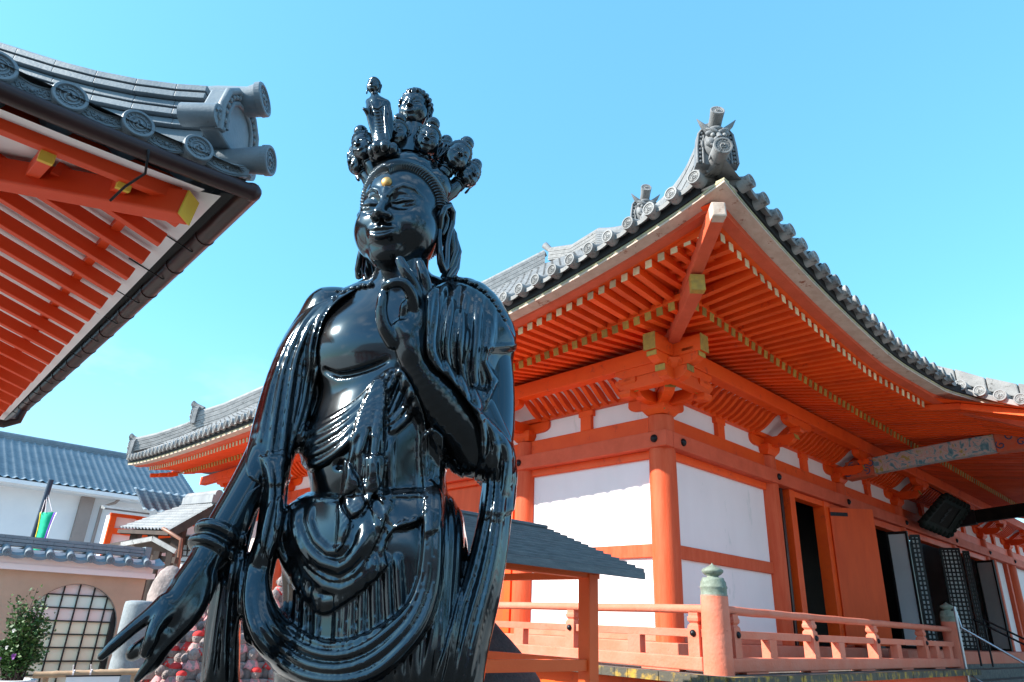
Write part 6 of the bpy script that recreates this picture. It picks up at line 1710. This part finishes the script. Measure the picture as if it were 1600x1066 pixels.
# fold under the breast
stroke(FB, c3((400, 560), (470, 585), (560, 572), (650, 540), (700, 515)), 4, -.2, k=2.0, sub=True)
body_V, body_F = FB.mesh(8); robe_V, robe_F = FR.mesh(8)
body = field_obj('body', body_V - statue_o, body_F, M['lacq'], statue)
field_obj('robe', robe_V - statue_o, robe_F, M['lacq'], body)
# lower robe and lotus plinth, below the frame
m = MB(); rows = []
cx, cyy = SP_(585, 1066, .03)[0] - statue_o[0], SD - .03 - statue_o[1]
for i in range(14):
    t = i / 13; z = lerp(1.22, .62, t); rx = lerp(.335, .30, t) + .10 * max(0, t - .7) ; ry = rx * .72
    rows.append([(cx + rx * (1 + .04 * math.sin(9 * a)) * math.cos(a) * cy + ry * math.sin(a) * sy, cyy - rx * math.cos(a) * sy + ry * (1 + .05 * math.sin(13 * a)) * math.sin(a) * cy, z) for a in [2 * math.pi * j / 64 for j in range(64)]])
m.grid(rows, True, True); m.build('skirt', M['lacq'], statue)
m = MB(); m.lathe([(.30, .70), (.46, .66), (.52, .58), (.44, .50), (.40, .46), (.55, .42), (.58, .36)], 40, (cx, cyy, 0))
for k in range(14):
    a = 2 * math.pi * k / 14; m.sphere((cx + .46 * math.cos(a), cyy + .46 * math.sin(a), .58), .11, 10, 8, (.9, .9, 1.1))
m.build('lotus_base', M['lacq'], statue)
m = MB(); m.lathe([(.66, .0), (.66, .33), (.60, .36), (.0001, .361)], 8, (cx, cyy, 0), smooth=False); m.build('stone_plinth', M['granite'], statue, .02)

# ================================================================== HEADS
def head_field(h, detail=True):
    Fd = Field((-.215, -.26, -.30), (.215, .275, .30), h)
    E = Fd.ell; Cn = Fd.chain
    E((0, -.03, .055), (.160, .195, .185), None, .02)
    E((0, .030, -.085), (.140, .152, .150), None, .07)
    for s in (-1, 1): E((s * .078, .068, -.070), (.078, .084, .090), None, .05)
    E((0, .118, -.188), (.060, .050, .042), None, .06)
    def fy(x, z):
        Y = np.arange(.27, -.2, -.0025); p = np.stack([np.full_like(Y, x), Y, np.full_like(Y, z)], 1); d = Fd.sample(p); i = int(np.argmax(d < 0)); return Y[i]
    def on(pts, off=0): return [(x, fy(x, z) + off, z) for x, z in pts]
    # eye sockets, lids
    for s in (-1, 1): E((s * .064, fy(s * .064, .012) + .012, .008), (.046, .022, .026), None, .03, True)
    for s in (-1, 1): E((s * .066, fy(s * .066, .014) - .020, .012), (.050, .036, .032), None, .010)
    # nose
    yb = fy(0, .045); yt = fy(0, -.06)
    Cn([(0, yb - .004, .062), (0, yb + .012, .0), (0, yt + .036, -.055)], [.013, .016, .022], .02)
    for s in (-1, 1): E((s * .026, yt + .016, -.060), (.018, .022, .015), None, .010)
    for s in (-1, 1): E((s * .014, yt + .034, -.076), (.008, .010, .006), None, .006, True)
    # brows
    for s in (-1, 1):
        Cn(on([(s * .014, .030), (s * .028, .062), (s * .060, .080), (s * .096, .074), (s * .126, .046)], -.001), [.008, .0085, .0085, .007, .004], .006)
    if detail:
        for s in (-1, 1):
            Cn(on([(s * .024, .006), (s * .045, .002), (s * .070, .004), (s * .108, .014)], .002), [.0035, .0045, .0045, .003], .003, True)
            Cn(on([(s * .022, .012), (s * .045, .012), (s * .070, .014), (s * .112, .022)], .001), [.003, .005, .005, .003], .004)
            Cn(on([(s * .026, .030), (s * .050, .042), (s * .080, .040), (s * .112, .026)], .003), .0035, .004, True)
    # mouth
    zl = -.118
    E((0, fy(0, zl) - .002, zl), (.052, .016, .030), None, .03)
    Cn(on([(-.050, zl + .013), (-.022, zl + .012), (-.008, zl + .016), (0, zl + .012), (.008, zl + .016), (.022, zl + .012), (.050, zl + .013)], .001), [.004, .008, .009, .008, .009, .008, .004], .006)
    Cn(on([(-.040, zl - .008), (-.018, zl - .018), (0, zl - .020), (.018, zl - .018), (.040, zl - .008)], .001), [.006, .010, .011, .010, .006], .007)
    Cn(on([(-.056, zl + .013), (-.024, zl - .001), (0, zl - .001), (.024, zl - .001), (.056, zl + .013)], .006), [.003, .004, .0045, .004, .003], .004, True)
    if detail: Cn(on([(0, -.088), (0, -.098)], .003), .004, .006, True)
    return Fd
def hair_mesh(big=True, seed=0):
    nu, nv = (1040, 30) if big else (110, 14); N = 112 if big else 26; rows = []
    for iv in range(nv + 1):
        v = iv / nv; row = []
        for iu in range(nu):
            ph = 2 * math.pi * iu / nu - math.pi                    # 0 = top of the brow, +-pi = nape
            ap = abs(ph); th0 = R_(25) + R_(47) * min(1, ap / 1.45) + R_(34) * sstep(1.5, 2.2, ap)
            th = lerp(th0, math.pi, v ** 1.15)
            roll = 1.01 + .085 * math.exp(-((v - .13) / .12) ** 2) - .12 * math.exp(-(v / .03) ** 2)
            gro = 1 - (.026 if big else .03) * (.5 + .5 * math.cos(N * ph + 9 * v)) * (1 - .7 * v)
            f = roll * gro
            d = (math.sin(th) * math.sin(ph), math.cos(th), math.sin(th) * math.cos(ph))
            row.append((.172 * d[0] * f, -.035 + .212 * d[1] * f, .055 + .198 * d[2] * f))
        rows.append(row)
    return rows
def ear(m, s):
    # helix, inner rib and a long open lobe
    ctr = lambda y, z, x=.165: (s * x, y, z)
    m.tube([ctr(-.005, -.045, .158), ctr(.012, .0, .168), ctr(.008, .04, .180), ctr(-.02, .062, .19), ctr(-.05, .045, .195), ctr(-.055, .0, .192), ctr(-.042, -.05, .184), ctr(-.036, -.10, .178), ctr(-.034, -.16, .178), ctr(-.028, -.198, .178), ctr(-.010, -.212, .176), ctr(.008, -.190, .172), ctr(.012, -.14, .166), ctr(.006, -.09, .160), ctr(-.005, -.045, .158)], [.011, .013, .013, .014, .014, .013, .013, .014, .015, .016, .016, .015, .013, .012, .011], 10)
    m.tube([ctr(-.012, .03, .176), ctr(-.032, .01, .18), ctr(-.026, -.03, .176), ctr(-.016, -.06, .17)], [.007, .010, .010, .006], 8)
    m.sphere((s * .158, -.022, .0), .038, 12, 8, (.45, 1, 1.5))
cam_dir = lambda P: (EYE - np.asarray(P))
def head_matrix(P, yaw_deg, pitch_deg, roll_deg, s, az0=None):
    """yaw: degrees turned to the photo's left away from facing the viewer; pitch: degrees bowed down"""
    c = cam_dir(P); az = math.atan2(c[0], c[1]); az2 = az + R_(yaw_deg)
    f = Vector((math.sin(az2), math.cos(az2), 0)); right = Vector((-f.y, f.x, 0)) * -1
    x = Vector((f.y, -f.x, 0))                               # local +x
    Rm = Matrix((( x.x, f.x, 0), (x.y, f.y, 0), (0, 0, 1))).to_4x4()
    return Matrix.Translation(P) @ Rm @ Matrix.Rotation(R_(-pitch_deg), 4, 'X') @ Matrix.Rotation(R_(roll_deg), 4, 'Y') @ Matrix.Scale(s, 4)
HP = SP_(637, 338, .02) - statue_o
HM = head_matrix(HP + 0, 27, 12, 0, 1.0) if False else None
Hw = SP_(628, 347, .03)
HM = head_matrix(Hw, 25, 9, 0, 1.05); HM = Matrix.Translation(-Vector(statue_o)) @ HM
def tx(m, T): m.v = [tuple(T @ Vector(v)) for v in m.v]; return m
fd = head_field(.0038); hv, hf = fd.mesh(3)
head = field_obj('head', hv, hf, M['lacq'], statue, HM)
m = MB(); m.grid(hair_mesh(True), True, True); tx(m, HM).build('hair', M['lacq'], head)
for s in (-1, 1): m = MB(); ear(m, s); tx(m, HM).build('ear', M['lacq'], head)
# gold mark on the brow
Y = np.arange(.27, -.2, -.0025); p = np.stack([np.zeros_like(Y), Y, np.full_like(Y, .092)], 1); yy = Y[int(np.argmax(fd.sample(p) < 0))]
m = MB(); m.sphere((0, yy + .004, .092), .0215, 16, 10, (1, .6, 1)); tx(m, HM).build('brow_jewel', paint('aged_gold', (.62, .36, .12), (.50, .27, .09), 30, .38, metal=.7), head)
# locks of hair falling behind the ears to the shoulders
for s in (-1, 1):
    m = MB()
    for q in range(7):
        a0 = q * .9
        path = [(.150, -.07, .03), (.172, -.095, -.03), (.186, -.11, -.10), (.180, -.105, -.17), (.160, -.085, -.24), (.150, -.065, -.30), (.165, -.045, -.34)]
        m.tube([HM @ Vector((s * (x + .016 * math.cos(a0 + j * .8)), y + .026 * math.sin(a0 + j * .8), z)) for j, (x, y, z) in enumerate(path)], [.010, .014, .016, .015, .013, .012, .011], 8)
    m.build('hair_lock', M['lacq'], head)
for pts in (((712, 436), (728, 440), (748, 450), (768, 470), (786, 500)), ((580, 446), (560, 450), (540, 458), (520, 470))):
    m = MB(); q = dens(list(pts), 5)
    for i, p in enumerate(q):
        c, w = surf(p[0], p[1], fallback=-.02); m.sphere(tuple(c - statue_o + np.array([.004 * math.sin(i * 2.2), -.004, .004 * math.cos(i * 2.2)])), .0125, 8, 6, (1, 1, .8))
    m.build('shoulder_braid', M['lacq'], body)
# ---- the crown of small heads
sf = head_field(.007, True); sv, sF = sf.mesh(2)
small = bpy.data.objects.new('tmp', None)
shair = MB(); shair.grid(hair_mesh(False), True, True); 
for s in (-1, 1): ear(shair, s)
hair_me = shair.mesh('crown_head_hair', M['lacq'])
bun = MB(); rows = []
for i in range(13):
    t = math.pi * i / 12
    rows.append([((.098 * math.sin(t) * (1 + .04 * math.sin(14 * a + t * 5))) * math.cos(a), -.05 + .098 * math.sin(t) * (1 + .04 * math.sin(14 * a + t * 5)) * math.sin(a), .315 - .10 * math.cos(t)) for a in [2 * math.pi * j / 40 for j in range(40)]])
bun.grid(rows, True, True); bun.lathe([(.075, .22), (.07, .25)], 16, (0, -.05, 0)); bun_me = bun.mesh('topknot', M['lacq'])
nk = MB(); nk.tube([(0, -.02, -.08), (0, -.02, -.27), (0, -.05, -.40), (0, -.08, -.66)], [.10, .10, .125, .09], 16); 
for z in (-.22, -.27): nk.tube([(.104 * math.cos(a), -.02 + .104 * math.sin(a), z) for a in [2 * math.pi * i / 20 for i in range(21)]], .012, 6)
neck_me = nk.mesh('crown_head_neck', M['lacq'])
small_me = field_obj('crown_head', sv, sF, M['lacq'], None); base_me = small_me.data; bpy.data.objects.remove(small_me)
curl = MB()
for i in range(90):
    g_ = i * 2.39996; zz = 1 - 1.05 * (i + .5) / 90; rr = math.sqrt(max(0, 1 - zz * zz)); d = Vector((rr * math.cos(g_), rr * math.sin(g_), zz))
    if d.y > .42 and d.z < .62: continue
    curl.sphere((.180 * d.x, -.035 + .205 * d.y, .055 + .20 * d.z), .030, 8, 5)
curl.sphere((0, -.03, .20), .11, 16, 10, (1.1, 1.2, .9))
curl.grid([[(x, y, z) for x, y, z in r] for r in hair_mesh(False)], True, True)
for s in (-1, 1): ear(curl, s)
curl_me = curl.mesh('curled_hair', M['lacq'])
def crown_head(px, py, w, hpx, yawd, pitch, roll, curled=False, knot=True):
    P_ = SP_(px, py, w); s = hpx * mpp(px, py, w) / .42
    T = Matrix.Translation(-Vector(statue_o)) @ head_matrix(P_, yawd, pitch, roll, s)
    o = bpy.data.objects.new('crown_head', base_me); COL.objects.link(o); o.parent = statue; o.matrix_local = T
    for nme, me in (('neck', neck_me), ('hair', curl_me if curled else hair_me)) + ((('topknot', bun_me),) if knot else ()):
        c = bpy.data.objects.new(nme, me); COL.objects.link(c); c.parent = o
    return o

crown_head(648, 173, -.02, 57, 20, 6, 0, True, False)
crown_head(668, 222, .07, 48, 2, 8, -8)
crown_head(713, 246, .03, 50, -24, 8, -26)
crown_head(730, 274, -.03, 44, -42, 10, -30)
crown_head(621, 213, .06, 44, 14, 6, 0)
crown_head(570, 231, .07, 47, 40, 10, 20)
crown_head(561, 255, .0, 42, 60, 14, 26)
crown_head(692, 240, -.08, 42, -60, 8, -16)
crown_head(598, 226, -.10, 42, 60, 8, 8)
# mass of necks joining the crown to the hair
m = MB(); c = HM @ Vector((0, -.04, .20)); m.sphere(c, .145, 20, 12, (1, 1, .75)); [m.sphere(HM @ Vector((x_, -.05, .165)), r_, 16, 10) for x_, r_ in ((-.105, .085), (.10, .075), (-.06, .10))]; m.build('crown_base', M['lacq'], head)
m = MB(); m.tube([Vector(SP_(640, 262, -.03) - statue_o), Vector(SP_(644, 225, -.03) - statue_o), Vector(SP_(646, 200, -.02) - statue_o)], [.13, .085, .055], 18)
for k in range(9): m.tube([Vector(SP_(622 + k * 5, 245, .045 - abs(k - 4) * .008) - statue_o), Vector(SP_(628 + k * 4, 212, .045 - abs(k - 4) * .008) - statue_o), Vector(SP_(636 + k * 2.4, 198, .035) - statue_o)], [.012, .012, .008], 6)
m.build('central_robe', M['lacq'], head)
# small standing figure at the front of the crown
FS = Field(SP_(555, 255, .30) + np.array([0, 0, -.02]), SP_(632, 116, .02) + np.array([.05, .05, .02]), .0038)
lo_ = np.minimum(SP_(552, 256, .28), SP_(552, 256, .04)); hi_ = np.maximum(SP_(632, 118, .0), SP_(632, 118, .28))
lo_ = np.array([min(SP_(552, 256, w)[0] for w in (0, .3)), SD - .30, SP_(590, 258, .2)[2] - .03]); hi_ = np.array([SP_(632, 160, .0)[0], SD + .02, SP_(590, 116, .1)[2] + .03])
FS = Field(lo_, hi_, .0038)
bch(FS, [(584, 142, .155, 5.5), (586, 152, .155, 6)], .01)
bch(FS, [(577, 160, .15, 6), (588, 158, .15, 9), (602, 162, .145, 7)], .015)
bch(FS, [(589, 165, .15, 12), (592, 190, .15, 13), (597, 215, .15, 14), (601, 232, .15, 16)], .02)
bch(FS, [(604, 164, .145, 6), (608, 180, .145, 5.5), (611, 205, .14, 4.5), (616, 220, .14, 2.5)], .012)
bch(FS, [(577, 163, .155, 5), (576, 173, .18, 5), (571, 172, .20, 3.4), (568, 170, .205, 2.2)], .008)
bch(FS, [(574, 176, .185, 3), (579, 190, .175, 4.5), (585, 212, .165, 4.5), (590, 235, .16, 4)], .012)
for k in range(11):
    y = 172 + k * 5.2; cx_ = 588 + (y - 165) * .17; rr = 9.5 + k * .25
    pts = [SP_(cx_ + rr * u, y + 3.2 * (1 - u * u), .15 + .034 * math.sqrt(max(0, 1.02 - u * u)) + .004) for u in (-.95, -.7, -.4, 0, .4, .7, .95)]
    FS.chain(pts, .0042, .005)
for pts in (((579, 158), (584, 168), (590, 170), (596, 166), (600, 158)), ((602, 165), (601, 185), (604, 210), (608, 228))):
    FS.chain([SP_(x, y, .188) for x, y in pts], .0048, .006)
v_, f_ = FS.mesh(2); so = field_obj('crown_figure', v_ - statue_o, f_, M['lacq'], statue)
s_ = 25 * mpp(584, 134, .155) / .42; T = Matrix.Translation(-Vector(statue_o)) @ head_matrix(SP_(584, 135, .155), 24, 4, 0, s_)
for nme, me in (('figure_head', base_me), ('figure_hair', hair_me)):
    c = bpy.data.objects.new(nme, me); COL.objects.link(c); c.parent = so; c.matrix_local = T
m = MB(); b0 = Vector(SP_(601, 240, .14) - statue_o)
m.lathe([(.030, .03), (.058, .022), (.066, .0), (.050, -.025), (.03, -.035)], 18, b0)
for k in range(9):
    a = 2 * math.pi * k / 9; m.sphere((b0.x + .050 * math.cos(a), b0.y + .050 * math.sin(a), b0.z), .024, 8, 6, (1, 1, 1.3))
m.build('lotus_foot', M['lacq'], so)
